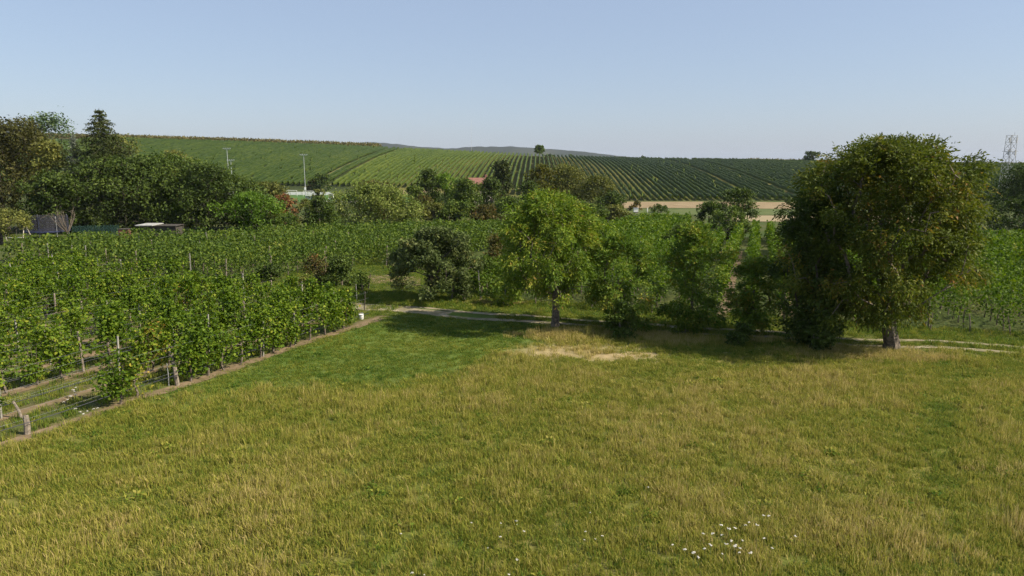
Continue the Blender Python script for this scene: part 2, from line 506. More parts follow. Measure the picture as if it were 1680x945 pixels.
# farm track: two wheel ruts with a grassy middle
def path_line(off, q0, q1, n=90):
    q = np.linspace(q0, q1, n)
    c = np.interp(q, [-40, -24, -17, -10, -2, 6, 12, 30], [38.6, 38.2, 38.0, 38.0, 38.3, 38.6, 39.3, 40.5])
    return np.array([RXY(c[i] + off + .12 * math.sin(q[i] * .9), q[i]) for i in range(n)])
for (o0, o1) in ((-.95, -.45), (.42, .88)):
    drape('farm_track', path_line(o0, -34, 30), path_line(o1, -34, 30), 260, 4, .022, M['track'], .22,
          label='pale gravel wheel rut of the farm track crossing behind the meadow' if o0 < 0 else 'far wheel rut of the farm track beside the vineyard')
drape('farm_track', path_line(-.42, -33, -17), path_line(.36, -33, -17), 100, 4, .016, M['track'], .25, label='gravelly middle of the farm track left of the walnut')

# dry soil along the front vine row and a tan bare patch by the apple tree
fr = [LXY(s, FRONT_P - .45) for s in np.linspace(4, END_S + .8, 40)]
fl = [LXY(s, FRONT_P + .15) for s in np.linspace(4, END_S + .8, 40)]
drape('soil_strip', fr, fl, 220, 4, .02, M['soil'], .22, label='dry brown soil strip along the front vine row')
for k in range(1, 8):
    a = [LXY(s, FRONT_P + ROWSP * k - .3) for s in np.linspace(4, END_S, 30)]
    b = [LXY(s, FRONT_P + ROWSP * k + .22) for s in np.linspace(4, END_S, 30)]
    drape('soil_strip', a, b, 150, 3, .018, M['soil'], .25, label='dry soil strip under vine row %d of the left vineyard' % (k + 1))
p = [gp(606, 466), gp(640, 466), gp(690, 470)]; q = [gp(602, 452), gp(640, 452), gp(690, 455)]
drape('bare_soil', [a[:2] for a in p], [a[:2] for a in q], 30, 8, .02, M['soil'], .3, label='tan bare soil patch left of the apple tree')
p = [gp(1140, 545), gp(1178, 455)]
for dx in (0, 2):
    a = [RXY(s, -1.5 + dx * 1.8 - .35) for s in (42, 80)]; b = [RXY(s, -1.5 + dx * 1.8 + .35) for s in (42, 80)]
    drape('soil_strip', a, b, 120, 3, .02, M['soil'], .2, label='reddish soil strip between rows of the right vineyard, strip %d' % (dx // 2 + 1))

# valley fields in bands
def band(name, pts_near, pts_far, mat, off, label):
    drape(name, [gp(*p)[:2] for p in pts_near], [gp(*p)[:2] for p in pts_far], 50, 12, off, mat, 0, label=label)
band('stubble_field', [(1010, 341.5), (1150, 341.5), (1290, 343), (1340, 344)], [(1010, 331), (1150, 331), (1290, 332), (1350, 333)], M['stubble'], .05, 'tan stubble field at the foot of the vineyard hill')
band('pasture', [(1010, 352), (1180, 353), (1320, 353), (1500, 355)], [(1010, 343), (1180, 342.5), (1320, 343.5), (1500, 345)], M['greenfield'], .06, 'grey green pasture strip between the two stubble fields')
band('stubble_field', [(1190, 364), (1320, 364), (1500, 366)], [(1190, 354), (1320, 354), (1500, 356)], M['stubble2'], .07, 'pale stubble field just beyond the vine row ends')
band('sports_pitch', [(425, 332), (560, 332), (680, 334)], [(425, 320), (560, 320), (680, 321)], M['lawn'], .05, 'green playing field at the foot of the hill')
band('dirt_track', [(640, 318), (700, 318)], [(640, 312), (700, 312)], M['stubble'], .06, 'bare tan patch at the foot of the hill vineyard')
# tan lanes running up the hill between vine rows
for (x0, w_, lab) in ((-81, 1.5, 'left'), (-73.5, .8, 'second'), (86, .7, 'third'), (104, .8, 'fourth'), (109, .7, 'rightmost')):
    a = [(x0 - w_, 278), (x0 - w_ + 6, 447)]; b = [(x0 + w_, 278), (x0 + w_ + 6, 447)]
    drape('grass_lane', a, b, 60, 3, .08, M['lane'], 0, label='dry grass lane running up the vineyard hill, %s one' % lab)

# far wooded hills on the horizon
def far_hills():
    xs = np.linspace(-1700, 1700, 320); ys = np.linspace(3200, 4200, 9)
    px = 840 + FPX * xs / 3700
    ctrl = np.interp(px, [300, 540, 575, 610, 650, 700, 740, 790, 840, 900, 960, 1040, 1100, 1300, 1700], [262, 249, 237.5, 235.5, 238, 243.5, 245, 242.5, 242, 246, 251, 260, 266, 270, 274])
    zc = CAM_H + (265 - ctrl) / FPX * 3700
    zc = zc + 5 * (fbm(xs, xs * 0, 110, 4) - .5) + 3 * (vnoise(xs, xs * 0, 22, 8) - .5)
    t = np.sin(np.linspace(0, math.pi, 9)) ** .7
    X, Y = np.meshgrid(xs, ys)
    Z = -32 + (zc[None, :] + 32) * t[:, None]
    V = np.stack([X, Y, Z], -1).reshape(-1, 3); idx = np.arange(X.size).reshape(X.shape)
    F = np.stack([idx[:-1, :-1], idx[:-1, 1:], idx[1:, 1:], idx[1:, :-1]], -1).reshape(-1, 4)
    struct(link('far_hills', np_mesh('far_hills', V, F, M['far_hill'])), label='low wooded hills on the horizon')
far_hills()

# ------------------------------------------------------------------ foliage tools
def leaf_quads(P, L, rnd, rng, droop=.25, asp=.55, flat=.35, D=None):
    """diamond leaves (folded quads) at points P with lengths L"""
    n = len(P)
    if D is None:
        D = rng.normal(size=(n, 3)); D[:, 2] = D[:, 2] * .8 - droop
    D /= np.linalg.norm(D, axis=1)[:, None]
    U = rng.normal(size=(n, 3)) ; U[:, 2] += flat * 2
    S = np.cross(D, U); S /= np.maximum(np.linalg.norm(S, axis=1), 1e-6)[:, None]
    N = np.cross(S, D)
    L = np.asarray(L)[:, None]
    mid = P + D * L * .45
    V = np.stack([P, mid + S * L * asp * .5 + N * L * .06, P + D * L - np.array([0, 0, .08]) * L, mid - S * L * asp * .5 + N * L * .06], 1)
    F = np.arange(n * 4).reshape(n, 4)
    return V.reshape(-1, 3), F, np.repeat(rnd, 4)

ENV = {
    'round': lambda t: np.clip(1 - np.abs(2 * t - .92) ** 2.4 / 1.28, 0, 1) ** .5,
    'broad': lambda t: np.clip(1 - np.abs(2 * t - .75) ** 2.6 / 2.0, 0, 1) ** .55 * (.8 + .2 * np.clip(t / .12, 0, 1)),
    'boxy': lambda t: np.clip(1 - np.abs(2 * t - .86) ** 3.4 / 1.75, 0, 1) ** .5 * (.82 + .18 * np.clip(t / .15, 0, 1)),
    'dome': lambda t: np.sqrt(np.clip(1 - (t * .98) ** 2.2, 0, 1)) * (.72 + .28 * np.clip(t / .25, 0, 1)),
    'bush': lambda t: np.sqrt(np.clip(1 - t ** 2, 0, 1)) * (.85 + .15 * np.clip(t / .3, 0, 1)),
    'cone': lambda t: np.clip(1 - t, 0, 1) ** .75 * (.7 + .3 * np.clip(t / .15, 0, 1)),
    'column': lambda t: np.sqrt(np.clip(1 - np.abs(2 * t - 1) ** 3.0, 0, 1)),
}

def make_tree(name, label, cat, base, height, width, mat, nleaf=8000, leaf=.3, cb=.15, trunk=.15, env='round', depthw=None,
              clumps=80, clump_r=.17, bark='bark', off=(0, 0), seed=1, shell=.45, droop=.25, asp=.55, group=None, lumpy=.22, straggle=.06, cvar=.45, lean=(0, 0), rbias=0.0, boughs=0, pull=.2, spray=0):
    rng = np.random.default_rng(seed)
    Rx = width / 2; Ry = (depthw or width) / 2
    zc0 = height * cb; ch = height - zc0
    t = rng.random(clumps) ** .82
    th = rng.random(clumps) * 2 * math.pi
    ph = rng.random(6) * 6.28
    lump = 1 + lumpy * (np.cos(2 * th + ph[0] + 3 * t) * .4 + np.cos(3 * th + ph[1] - 5 * t) * .35 + np.cos(5 * th + ph[2] + 9 * t) * .35)
    rr = rng.random(clumps) ** shell
    e = ENV[env](t)
    cr = clump_r * (width + ch) / 2 * (.7 + .6 * rng.random(clumps))
    fx = np.maximum(Rx * e * lump - cr * .6, Rx * .05); fy = np.maximum(Ry * e * lump - cr * .6, Ry * .05)
    C = np.stack([off[0] + lean[0] * t + np.cos(th) * rr * fx, off[1] + lean[1] * t + np.sin(th) * rr * fy, zc0 + np.minimum(t * ch, ch - cr * .55) + 0 * t], 1)
    C[:, 2] = np.maximum(C[:, 2], cr * .5)
    if boughs:                                     # clumps gather into boughs: lobed outline with gaps between
        bi = rng.choice(clumps, boughs, replace=False)
        dd = np.linalg.norm((C[:, None, :] - C[bi][None, :, :]), axis=2)
        C = C * (1 - pull) + C[bi][np.argmin(dd, 1)] * pull
    cw = cr ** 2; cw = cw / cw.sum()
    ci = rng.choice(clumps, nleaf, p=cw)
    g = rng.normal(size=(nleaf, 3)); gn = np.linalg.norm(g, axis=1)[:, None]
    g = g / np.maximum(gn, 1e-6) * (rng.random((nleaf, 1)) ** .45)
    g += rng.normal(size=(nleaf, 3)) * .09
    P = C[ci] + g * cr[ci][:, None] * np.array([1.05, 1.05, .8])
    ns = int(nleaf * straggle)
    if ns:
        P[:ns] += rng.normal(size=(ns, 3)) * cr[ci[:ns]][:, None] * .45
    P[:, 2] = np.maximum(P[:, 2], .06)
    cbias = rng.random(clumps)
    rnd = np.clip(cbias[ci] * cvar + rng.random(nleaf) * (1 - cvar) + rbias, 0, 1)
    Dl = None
    if spray:
        m = nleaf // spray; nleaf = m * spray
        P0 = P[:m]; out = P0 - (C[ci[:m]] * .6 + np.array([off[0], off[1], zc0 + ch * .45]) * .4)
        A = out / np.maximum(np.linalg.norm(out, axis=1), 1e-6)[:, None] + rng.normal(size=(m, 3)) * .55; A[:, 2] -= droop * 1.1
        A /= np.linalg.norm(A, axis=1)[:, None]
        S = np.cross(A, rng.normal(size=(m, 3)) * .4 + np.array([0, 0, 1.0])); S /= np.maximum(np.linalg.norm(S, axis=1), 1e-6)[:, None]
        P = np.concatenate([P0 + A * leaf * .55 * k + np.array([0, 0, -.03]) * k * k * leaf for k in range(spray)])
        Dl = np.concatenate([A * (.75 if k < spray - 1 else 1) + S * ((-1) ** k) * (.8 if k < spray - 1 else 0) + rng.normal(size=(m, 3)) * .2 for k in range(spray)])
        P[:, 2] = np.maximum(P[:, 2], .06)
        rnd = np.clip(np.tile(rnd[:m], spray) + rng.normal(size=nleaf) * .07, 0, 1)
    V, F, r = leaf_quads(P, leaf * (.5 + 1.0 * rng.random(nleaf) ** 1.4), rnd, rng, droop, asp, .35, Dl)
    o = thing(name, label, cat, base, 0, group)
    link('crown', np_mesh('crown', V, F, mat, {'rnd': r}), o)
    # ---- wood: trunk and limbs reaching every clump
    top = zc0 + ch * .55
    nt_ = 7
    nodes = []; par = []
    wx, wy = rng.normal(size=2) * .018 * height
    for k in range(nt_):
        f = k / (nt_ - 1)
        nodes.append(np.array([off[0] * f + lean[0] * f * .5 + wx * math.sin(f * 2.6), off[1] * f + wy * math.sin(f * 3.1), top * f])); par.append(k - 1)
    order = np.argsort(np.linalg.norm(C - nodes[nt_ // 2 + 1], axis=1))
    for c in order:
        NP = np.array(nodes); c_ = C[c]
        dd = np.linalg.norm(NP - c_, axis=1) + 2.2 * np.maximum(NP[:, 2] - c_[2] + .12 * height * .5, 0)
        dd[0] += 5
        j = int(np.argmin(dd))
        mid = NP[j] * .5 + c_ * .5 + rng.normal(size=3) * .06 * np.linalg.norm(NP[j] - c_) + np.array([0, 0, .05 * height * rng.random()])
        nodes.append(mid); par.append(j)
        nodes.append(c_); par.append(len(nodes) - 2)
    n = len(nodes); area = np.zeros(n)
    kids = [[] for _ in range(n)]
    for i, q in enumerate(par):
        if q >= 0: kids[q].append(i)
    tip = trunk / max(clumps, 1) ** .5 * .8
    for i in range(n - 1, -1, -1):
        area[i] = max(sum(area[k] for k in kids[i]), tip ** 2) 
    rad = np.sqrt(area); rad = rad / rad[0] * trunk
    mb = MB()
    sides = 7 if trunk > .2 else 5
    pts = [tuple(nodes[k]) for k in range(nt_)]
    rs = [max(rad[k], trunk * (.95 - .55 * k / nt_)) for k in range(nt_)]
    pts = [(nodes[0][0], nodes[0][1], -.15), (nodes[0][0], nodes[0][1], .06 * top)] + pts[1:]; rs = [trunk * 1.45, trunk * 1.12] + rs[1:]
    mb.tube(pts, rs, max(sides, 7))
    for i in range(nt_, n):
        a = nodes[par[i]]; b = nodes[i]
        mb.tube([a, b], [max(rad[i] * 1.0, tip), max(rad[i] * .75, tip * .6)], 4 if rad[i] < trunk * .3 else sides, False)
    mb.build('trunk', M[bark], o)
    return o

def tree_px(name, label, cat, x0, x1, ytop, mat, depth=None, basepx=None, **kw):
    """place by the crown's left / right / top pixel and either the base pixel or a distance"""
    xc = (x0 + x1) / 2
    xb = kw.pop('xb', None)
    b = gp(xc if xb is None else xb, basepx) if basepx is not None else at_depth(xc, depth)
    hgt = z_at(ytop, b[1]) - b[2]
    zc = b[2] + hgt * .6
    dep = b[1] * CP - (zc - CAM_H) * SP                # camera depth at crown height
    cxw = (xc - 840) / FPX * dep
    wid = (x1 - x0) / FPX * dep
    if xb is None:
        b = (cxw, b[1], h1(cxw, b[1])); off = 0
    else:
        off = cxw - b[0]
    return make_tree(name, label, cat, b, hgt * 1.03, wid * 1.06, M[mat], off=(off, 0), **kw)

# ------------------------------------------------------------------ trees along the track
tree_px('walnut_tree', 'huge dark walnut tree with rust tinged leaves at right of the meadow', 'tree', 1300, 1598, 238, 'l_walnut', basepx=574, xb=1462,
        nleaf=92000, leaf=.165, cb=.18, trunk=.33, env='boxy', clumps=300, clump_r=.072, boughs=34, seed=11, shell=.5, droop=.75, asp=.42, lumpy=.34, straggle=0, bark='bark', depthw=7.8, spray=5)
tree_px('walnut_tree', 'bright green walnut tree with forked trunk on straw mound, centre of photo', 'tree', 806, 1000, 326, 'l_walnut_c', basepx=536, xb=911,
        nleaf=50000, leaf=.155, cb=.24, trunk=.2, env='broad', clumps=210, clump_r=.075, boughs=40, pull=.12, seed=22, shell=.5, droop=.75, asp=.42, lumpy=.34, straggle=0, bark='bark', depthw=6.4, spray=5)
tree_px('apple_tree', 'dark spreading apple tree with short trunk beside the track', 'tree', 624, 800, 378, 'l_apple', basepx=491, xb=702,
        nleaf=26000, leaf=.17, cb=.17, trunk=.2, env='dome', clumps=130, clump_r=.085, boughs=22, seed=13, shell=.5, lumpy=.25, asp=.6, bark='bark_dark')
tree_px('walnut_tree', 'dark green tree crowding the left flank of the huge walnut', 'tree', 1280, 1400, 318, 'l_dark', basepx=566, xb=1338,
        nleaf=32000, leaf=.155, cb=.04, trunk=.16, env='column', clumps=130, clump_r=.085, boughs=22, seed=14, shell=.5, lumpy=.45, straggle=0, spray=4, bark='bark_dark')
tree_px('young_tree', 'slender yellow green young tree right of the central walnut', 'tree', 954, 1080, 394, 'l_young', basepx=541, xb=1012,
        nleaf=15000, leaf=.14, cb=.03, trunk=.08, env='column', clumps=70, clump_r=.08, seed=15, shell=.6, lumpy=.38, straggle=.03, spray=4)
tree_px('young_tree', 'loose green young tree with low branches before the vine rows', 'tree', 1074, 1206, 378, 'l_young', basepx=543, xb=1132,
        nleaf=20000, leaf=.14, cb=.03, trunk=.09, env='column', clumps=80, clump_r=.08, seed=16, shell=.6, lumpy=.38, straggle=.03, spray=4)
tree_px('young_tree', 'thin shaded tree between the loose green tree and the dark tree', 'tree', 1200, 1276, 432, 'l_young', basepx=549, xb=1228,
        nleaf=11000, leaf=.14, cb=.14, trunk=.09, env='round', clumps=60, clump_r=.09, seed=27, shell=.6, lumpy=.38, straggle=.03, spray=4, bark='bark_dark')
tree_px('bush', 'low leafy bush at the foot of the slender young tree', 'bush', 985, 1050, 497, 'l_mid', basepx=552, xb=1018,
        nleaf=3200, leaf=.15, cb=0.02, trunk=.05, env='bush', clumps=30, clump_r=.17, seed=18)
tree_px('bush', 'low bush under the loose green tree beside the track', 'bush', 1100, 1150, 505, 'l_young', basepx=549, xb=1125,
        nleaf=2200, leaf=.15, cb=0.02, trunk=.05, env='bush', clumps=24, clump_r=.17, seed=19)
tree_px('bush', 'scrubby low bush in tree shade between track and meadow', 'bush', 1190, 1240, 530, 'l_dark', basepx=566, xb=1212,
        nleaf=1800, leaf=.15, cb=0.02, trunk=.05, env='bush', clumps=20, clump_r=.18, seed=20)
tree_px('bush', 'leafy undergrowth at the foot of the dark crowded tree', 'bush', 1320, 1372, 530, 'l_dark', basepx=578, xb=1345,
        nleaf=2600, leaf=.15, cb=0.02, trunk=.05, env='bush', clumps=24, clump_r=.18, seed=21)

# ------------------------------------------------------------------ bushes between track and the middle vineyard
B = lambda label, x0, x1, yt, yb, mat, n, lf, seed, **kw: tree_px('bush', label, 'bush', x0, x1, yt, mat, basepx=yb, nleaf=n, leaf=lf, seed=seed,
        **{**dict(cb=.02, trunk=.06, env='bush', clumps=max(18, n // 110), clump_r=.15), **kw})
B('dark rounded bush left of the track end', 528, 592, 422, 468, 'l_dark', 4200, .17, 31)
B('small dark bush with pale dry flower heads left of the dark bushes', 418, 466, 433, 462, 'l_dark', 2300, .17, 32)
B('straggly brownish bush between the two dark bushes', 490, 545, 420, 464, 'l_brown', 1800, .16, 33, straggle=.3)
B('small green bush beside the dark leaning stake', 578, 610, 448, 478, 'l_mid', 1500, .15, 34)
B('yellowish weedy bush behind the last vines', 466, 530, 455, 478, 'l_olive', 1500, .14, 35)
B('reddish brown shrub behind the central walnut, left side', 782, 845, 388, 462, 'l_brown', 4000, .19, 36, straggle=.2)
B('olive shrub between apple tree and central walnut', 770, 830, 425, 482, 'l_mid', 3600, .17, 37)
B('green shrub with low hanging leaves left of the central walnut trunk', 795, 872, 458, 502, 'l_young', 3400, .16, 38, straggle=.2)
B('low green sapling growth behind the apple tree trunk', 740, 782, 452, 492, 'l_apple', 1500, .15, 39)

# ------------------------------------------------------------------ left grove round the garden
def wide(x0, x1, f=.24):
    return x0 - (x1 - x0) * f, x1 + (x1 - x0) * f
TR = lambda nm, label, x0, x1, yt, d, mat, n, lf, seed, **kw: tree_px(nm, label, 'tree', *wide(x0, x1), yt, mat, depth=d, nleaf=n, leaf=lf, seed=seed,
        **{**dict(cb=.06, trunk=.2, env='round', clumps=max(40, n // 110), clump_r=.11, bark='bark_dark', depthw=min(14, (x1 - x0) * d / FPX)), **kw})
TR('broadleaf_tree', 'tall rusty brown tree at the far left of the grove', -60, 62, 203, 98, 'l_brown', 15000, .36, 41, rbias=-.3)
TR('broadleaf_tree', 'brownish green tree crown in the left grove before the bluish pine', 15, 75, 200, 104, 'l_brown', 8000, .36, 42, rbias=-.28)
TR('pine_tree', 'bluish green pine top rising behind the left grove', 48, 122, 192, 122, 'l_pine', 9000, .36, 43, cb=.12)
TR('broadleaf_tree', 'yellow topped tree in the left grove beside the tall spruce', 55, 118, 236, 99, 'l_olive', 8500, .34, 44, rbias=.08)
TR('broadleaf_tree', 'deep green tree behind the trampoline', 50, 135, 285, 94, 'l_dark', 9000, .34, 45)
TR('broadleaf_tree', 'olive tree right behind the tall spruce', 172, 235, 226, 112, 'l_olive', 7000, .36, 46)
TR('broadleaf_tree', 'large dark green tree right of the spruce above the green fence', 135, 265, 262, 97, 'l_dark', 15000, .35, 47)
TR('broadleaf_tree', 'broad dark tree above the white roofed shed', 225, 335, 258, 100, 'l_mid', 14000, .35, 48, rbias=-.12)
TR('broadleaf_tree', 'yellowish crown peeping over the dark grove', 262, 322, 250, 116, 'l_olive', 6000, .36, 49)
TR('broadleaf_tree', 'dark tree right of the shed with low hanging boughs', 290, 382, 272, 98, 'l_dark', 12000, .34, 50)
TR('broadleaf_tree', 'rounded dark tree at the right end of the grove', 345, 430, 292, 101, 'l_dark', 10000, .34, 51)
TR('broadleaf_tree', 'light green bushy tree in front of the grove end', 372, 450, 318, 95, 'l_bright', 8000, .3, 52, rbias=-.2)
TR('broadleaf_tree', 'olive brown tree beside the dead rusty one', 405, 468, 302, 112, 'l_olive', 6500, .34, 53)
TR('dead_tree', 'rusty red dead tree at the end of the grove', 448, 485, 322, 100, 'l_red', 2300, .32, 54, env='column', straggle=.25)
B('small dead reddish bush beside the rusty tree', 470, 492, 342, 372, 'l_red', 500, .25, 55)
TR('broadleaf_tree', 'small round garden tree with yellow tips at the left edge', -42, 38, 346, 78, 'l_olive', 6500, .24, 56, cb=.3)
TR('broadleaf_tree', 'wide pale green plum thicket with drooping sprays, left of centre', 545, 672, 305, 103, 'l_pale', 15000, .32, 57, env='bush', clumps=130, clump_r=.09, depthw=9, cb=.02, straggle=.2)
TR('broadleaf_tree', 'brown tinged crown behind the pale plum thicket', 590, 640, 298, 118, 'l_brown', 3500, .36, 58)
B('dark green bush left of the pale plum thicket', 488, 560, 326, 378, 'l_dark', 4200, .3, 59)
B('green hedge bush below the playing field', 520, 560, 338, 380, 'l_mid', 2500, .28, 60)
B('yellow green bush beside the rusty dead tree', 478, 525, 328, 366, 'l_olive', 2200, .3, 61)
B('low leafy bush in front of the grove', 440, 500, 352, 383, 'l_mid', 2200, .26, 62)
B('low shrub at the right foot of the plum thicket', 640, 690, 352, 374, 'l_olive', 1800, .28, 63)

# ------------------------------------------------------------------ hedgerow with the red roofed house
def HR(nm, label, x0, x1, yt, d, mat, n, seed, **kw):
    return TR(nm, label, x0, x1, yt, d, mat, int(n * 1.7), .42, seed, **{**dict(cb=.02, env='dome', trunk=.2, clump_r=.13), **kw})
HR('conifer_tree', 'dark pointed tree at the left of the hedgerow', 686, 718, 281, 150, 'l_dark', 2600, 71, env='column')
HR('broadleaf_tree', 'bright yellow green tree in the hedgerow left of the red roof', 712, 748, 288, 152, 'l_bright', 2600, 72, env='round')
HR('broadleaf_tree', 'mid green tree in front of the red roofed house', 738, 782, 296, 142, 'l_mid', 4200, 73)
HR('broadleaf_tree', 'dark tree just right of the red roof', 788, 822, 294, 146, 'l_dark', 2600, 74)
HR('conifer_tree', 'dark triangular conifer right of the red roof', 800, 846, 268, 158, 'l_spruce', 4200, 75, env='cone')
HR('broadleaf_tree', 'dark shaded tree before the golden willow', 845, 895, 300, 150, 'l_dark', 3200, 76)
HR('willow_tree', 'golden crowned willow in the hedgerow', 862, 912, 272, 160, 'l_yellow', 4000, 77, env='dome', rbias=-.15)
HR('willow_tree', 'broad olive willow in the middle of the hedgerow', 898, 965, 274, 163, 'l_olive', 6500, 78, env='dome')
HR('willow_tree', 'olive green willow at the right of the hedgerow', 952, 1012, 291, 160, 'l_olive', 5200, 79, env='dome', rbias=-.15)
HR('broadleaf_tree', 'dark bush ending the hedgerow beside the fields', 975, 1026, 316, 152, 'l_dark', 3000, 80)
HR('broadleaf_tree', 'round green tree left of the hedgerow conifers', 655, 700, 308, 138, 'l_mid', 2600, 81)
HR('broadleaf_tree', 'tawny brown crown in the hedgerow left part', 676, 712, 322, 134, 'l_brown', 1800, 82)
hb = [('olive', 690, 735, 335, 128), ('mid', 725, 780, 332, 127), ('brown', 770, 822, 338, 127), ('mid', 805, 860, 326, 132), ('dark', 850, 905, 330, 134),
      ('olive', 895, 950, 332, 136), ('mid', 940, 990, 335, 138), ('olive', 985, 1030, 338, 142)]
HR('bush', 'dense green bush hiding the walls of the red roofed house', 768, 806, 303, 168, 'l_mid', 1800, 88, trunk=.1)['category'] = 'bush'
cn = {'olive': 'olive', 'mid': 'mid green', 'brown': 'tawny', 'dark': 'dark'}
wh = ['at the left end of the low scrub', 'second along the low scrub', 'below the red roof', 'below the triangular conifer', 'below the golden willow', 'below the broad olive willow',
      'left of the hedgerow end', 'at the right end of the low scrub']
for i, (c, x0, x1, yt, d) in enumerate(hb):
    HR('bush', '%s scrub bush %s' % (cn[c], wh[i]), x0, x1, yt, d, 'l_' + c, 2100, 90 + i, trunk=.08)['category'] = 'bush'
# pair of trees in the right middle distance
TR('broadleaf_tree', 'dark round tree standing in the vineyard before the stubble fields', 1182, 1236, 312, 112, 'l_dark', 5200, .34, 101, cb=.08)
TR('broadleaf_tree', 'small green orchard tree left of the dark round tree', 1140, 1186, 334, 96, 'l_mid', 3600, .28, 102, cb=.15, rbias=-.15)
TR('broadleaf_tree', 'second small orchard tree below the dark round tree', 1172, 1218, 340, 93, 'l_mid', 3400, .28, 103, cb=.15)
TR('broadleaf_tree', 'little tree poking out of the vine rows', 1102, 1146, 368, 72, 'l_mid', 2600, .24, 104, cb=.2)
TR('broadleaf_tree', 'black green tree mass at the right frame edge', 1628, 1760, 272, 118, 'l_dark', 15000, .36, 105, cb=.03, env='dome', rbias=-.2)
TR('broadleaf_tree', 'dark bush beside the black green trees at right edge', 1640, 1720, 330, 108, 'l_dark', 5000, .34, 106, cb=.03, env='bush', rbias=-.2)
B('dark shrub beside the white beehive', 1030, 1056, 330, 346, 'l_brown', 700, .45, 107)
B('low dark scrub right of the white beehive', 1062, 1100, 336, 349, 'l_dark', 900, .45, 108)
B('shrubs by the pale water tank', 1284, 1302, 326, 337, 'l_dark', 400, .5, 109)
# on the hill
TR('broadleaf_tree', 'lone green tree on the hill crest above the vine rows', 879, 891, 239, 452, 'l_mid', 1500, 1.0, 111, cb=.3, trunk=.4)
TR('broadleaf_tree', 'lone dark tree on the hill crest left of the huge walnut', 1322, 1345, 249, 452, 'l_dark', 1700, 1.0, 112, cb=.05, trunk=.4)
for i, (x, w_, yt) in enumerate([(901, 14, 253.5), (936, 6, 254), (953, 5, 256), (1055, 8, 257), (755, 9, 249), (566, 6, 239), (965, 5, 257.5)]):
    TR('bush', 'tiny dark bush on the hill crest at %s' % ['the lone tree', 'the middle, left of two', 'the middle, right of two', 'the right half', 'the left of the lone tree', 'the far left', 'the third right of the lone tree'][i],
       x - w_ / 2, x + w_ / 2, yt, 451, 'l_dark', 260, .9, 115 + i, cb=.02, env='bush', trunk=.1, clumps=14)['category'] = 'bush'
TR('broadleaf_tree', 'small dark tree beside the tall floodlight mast', 512, 538, 285, 232, 'l_dark', 1500, .65, 125, cb=.05)
TR('bush', 'brownish bush left of the small dark tree by the floodlight', 503, 520, 296, 234, 'l_brown', 700, .6, 126, cb=.02, env='bush')['category'] = 'bush'
TR('broadleaf_tree', 'thin yellowish tree in front of the white field boards', 516, 532, 311, 200, 'l_olive', 600, .5, 127, cb=.1)

# ------------------------------------------------------------------ spruces
def spruce(name, label, px, ytop, d, width_px, mat, seed, nb=1500, skip=0.0):
    rng = np.random.default_rng(seed)
    b = at_depth(px, d); m = mpp(b); hgt = z_at(ytop, b[1]) - b[2]; R = width_px * m / 2
    xw = (px - 840) / FPX * (d * CP - (b[2] + hgt * .85 - CAM_H) * SP); b = (xw, d, h1(xw, d)); hgt = z_at(ytop, d) - b[2]
    o = thing(name, label, 'tree', b)
    P = []; L = []; Dv = []
    levels = int(hgt / .5)
    wood = MB()
    wood.tube([(0, 0, -.2), (0, 0, hgt * .5), (0, 0, hgt * .985)], [.22, .13, .02], 7)
    for k in range(levels):
        z = hgt * (.06 + .93 * k / levels); f = 1 - z / hgt
        r = R * (f ** .92) * (.82 + .36 * rng.random()) + .12
        nbr = 7 if f > .12 else 5
        a0 = rng.random() * 6.28
        for j in range(nbr):
            if rng.random() < skip: continue
            a = a0 + 6.28 * j / nbr + rng.normal() * .2; rl = r * (.65 + .5 * rng.random())
            tip = np.array([math.cos(a) * rl, math.sin(a) * rl, z - rl * (.18 + .25 * rng.random()) + .1 * rl])
            root = np.array([0, 0, z])
            wood.tube([root, tip], [.03, .01], 3, False)
            n = int(22 + rl * 30)
            t = rng.random(n) ** .7
            q = root + (tip - root) * t[:, None] + rng.normal(size=(n, 3)) * np.array([.14, .14, .07]) * (.5 + rl * .3)
            q[:, 2] -= .10 * rng.random(n) * rl
            P.append(q)
    P = np.concatenate(P)
    rnd = np.clip(rng.random(len(P)) * .8 + .2 * (P[:, 2] > hgt * .8), 0, 1)
    V, F, r_ = leaf_quads(P, .30 * (.6 + .8 * rng.random(len(P))), rnd, rng, .35, .38, .3)
    link('needles', np_mesh('needles', V, F, M[mat], {'rnd': r_}), o)
    wood.build('trunk', M['bark_dark'], o)
spruce('spruce_tree', 'tall pointed spruce rising above the left grove', 165, 174, 100, 245, 'l_spruce', 131)
spruce('spruce_tree', 'silvery blue spruce left of the tall spruce', 121, 214, 99, 72, 'l_bluespruce', 132, skip=.3)

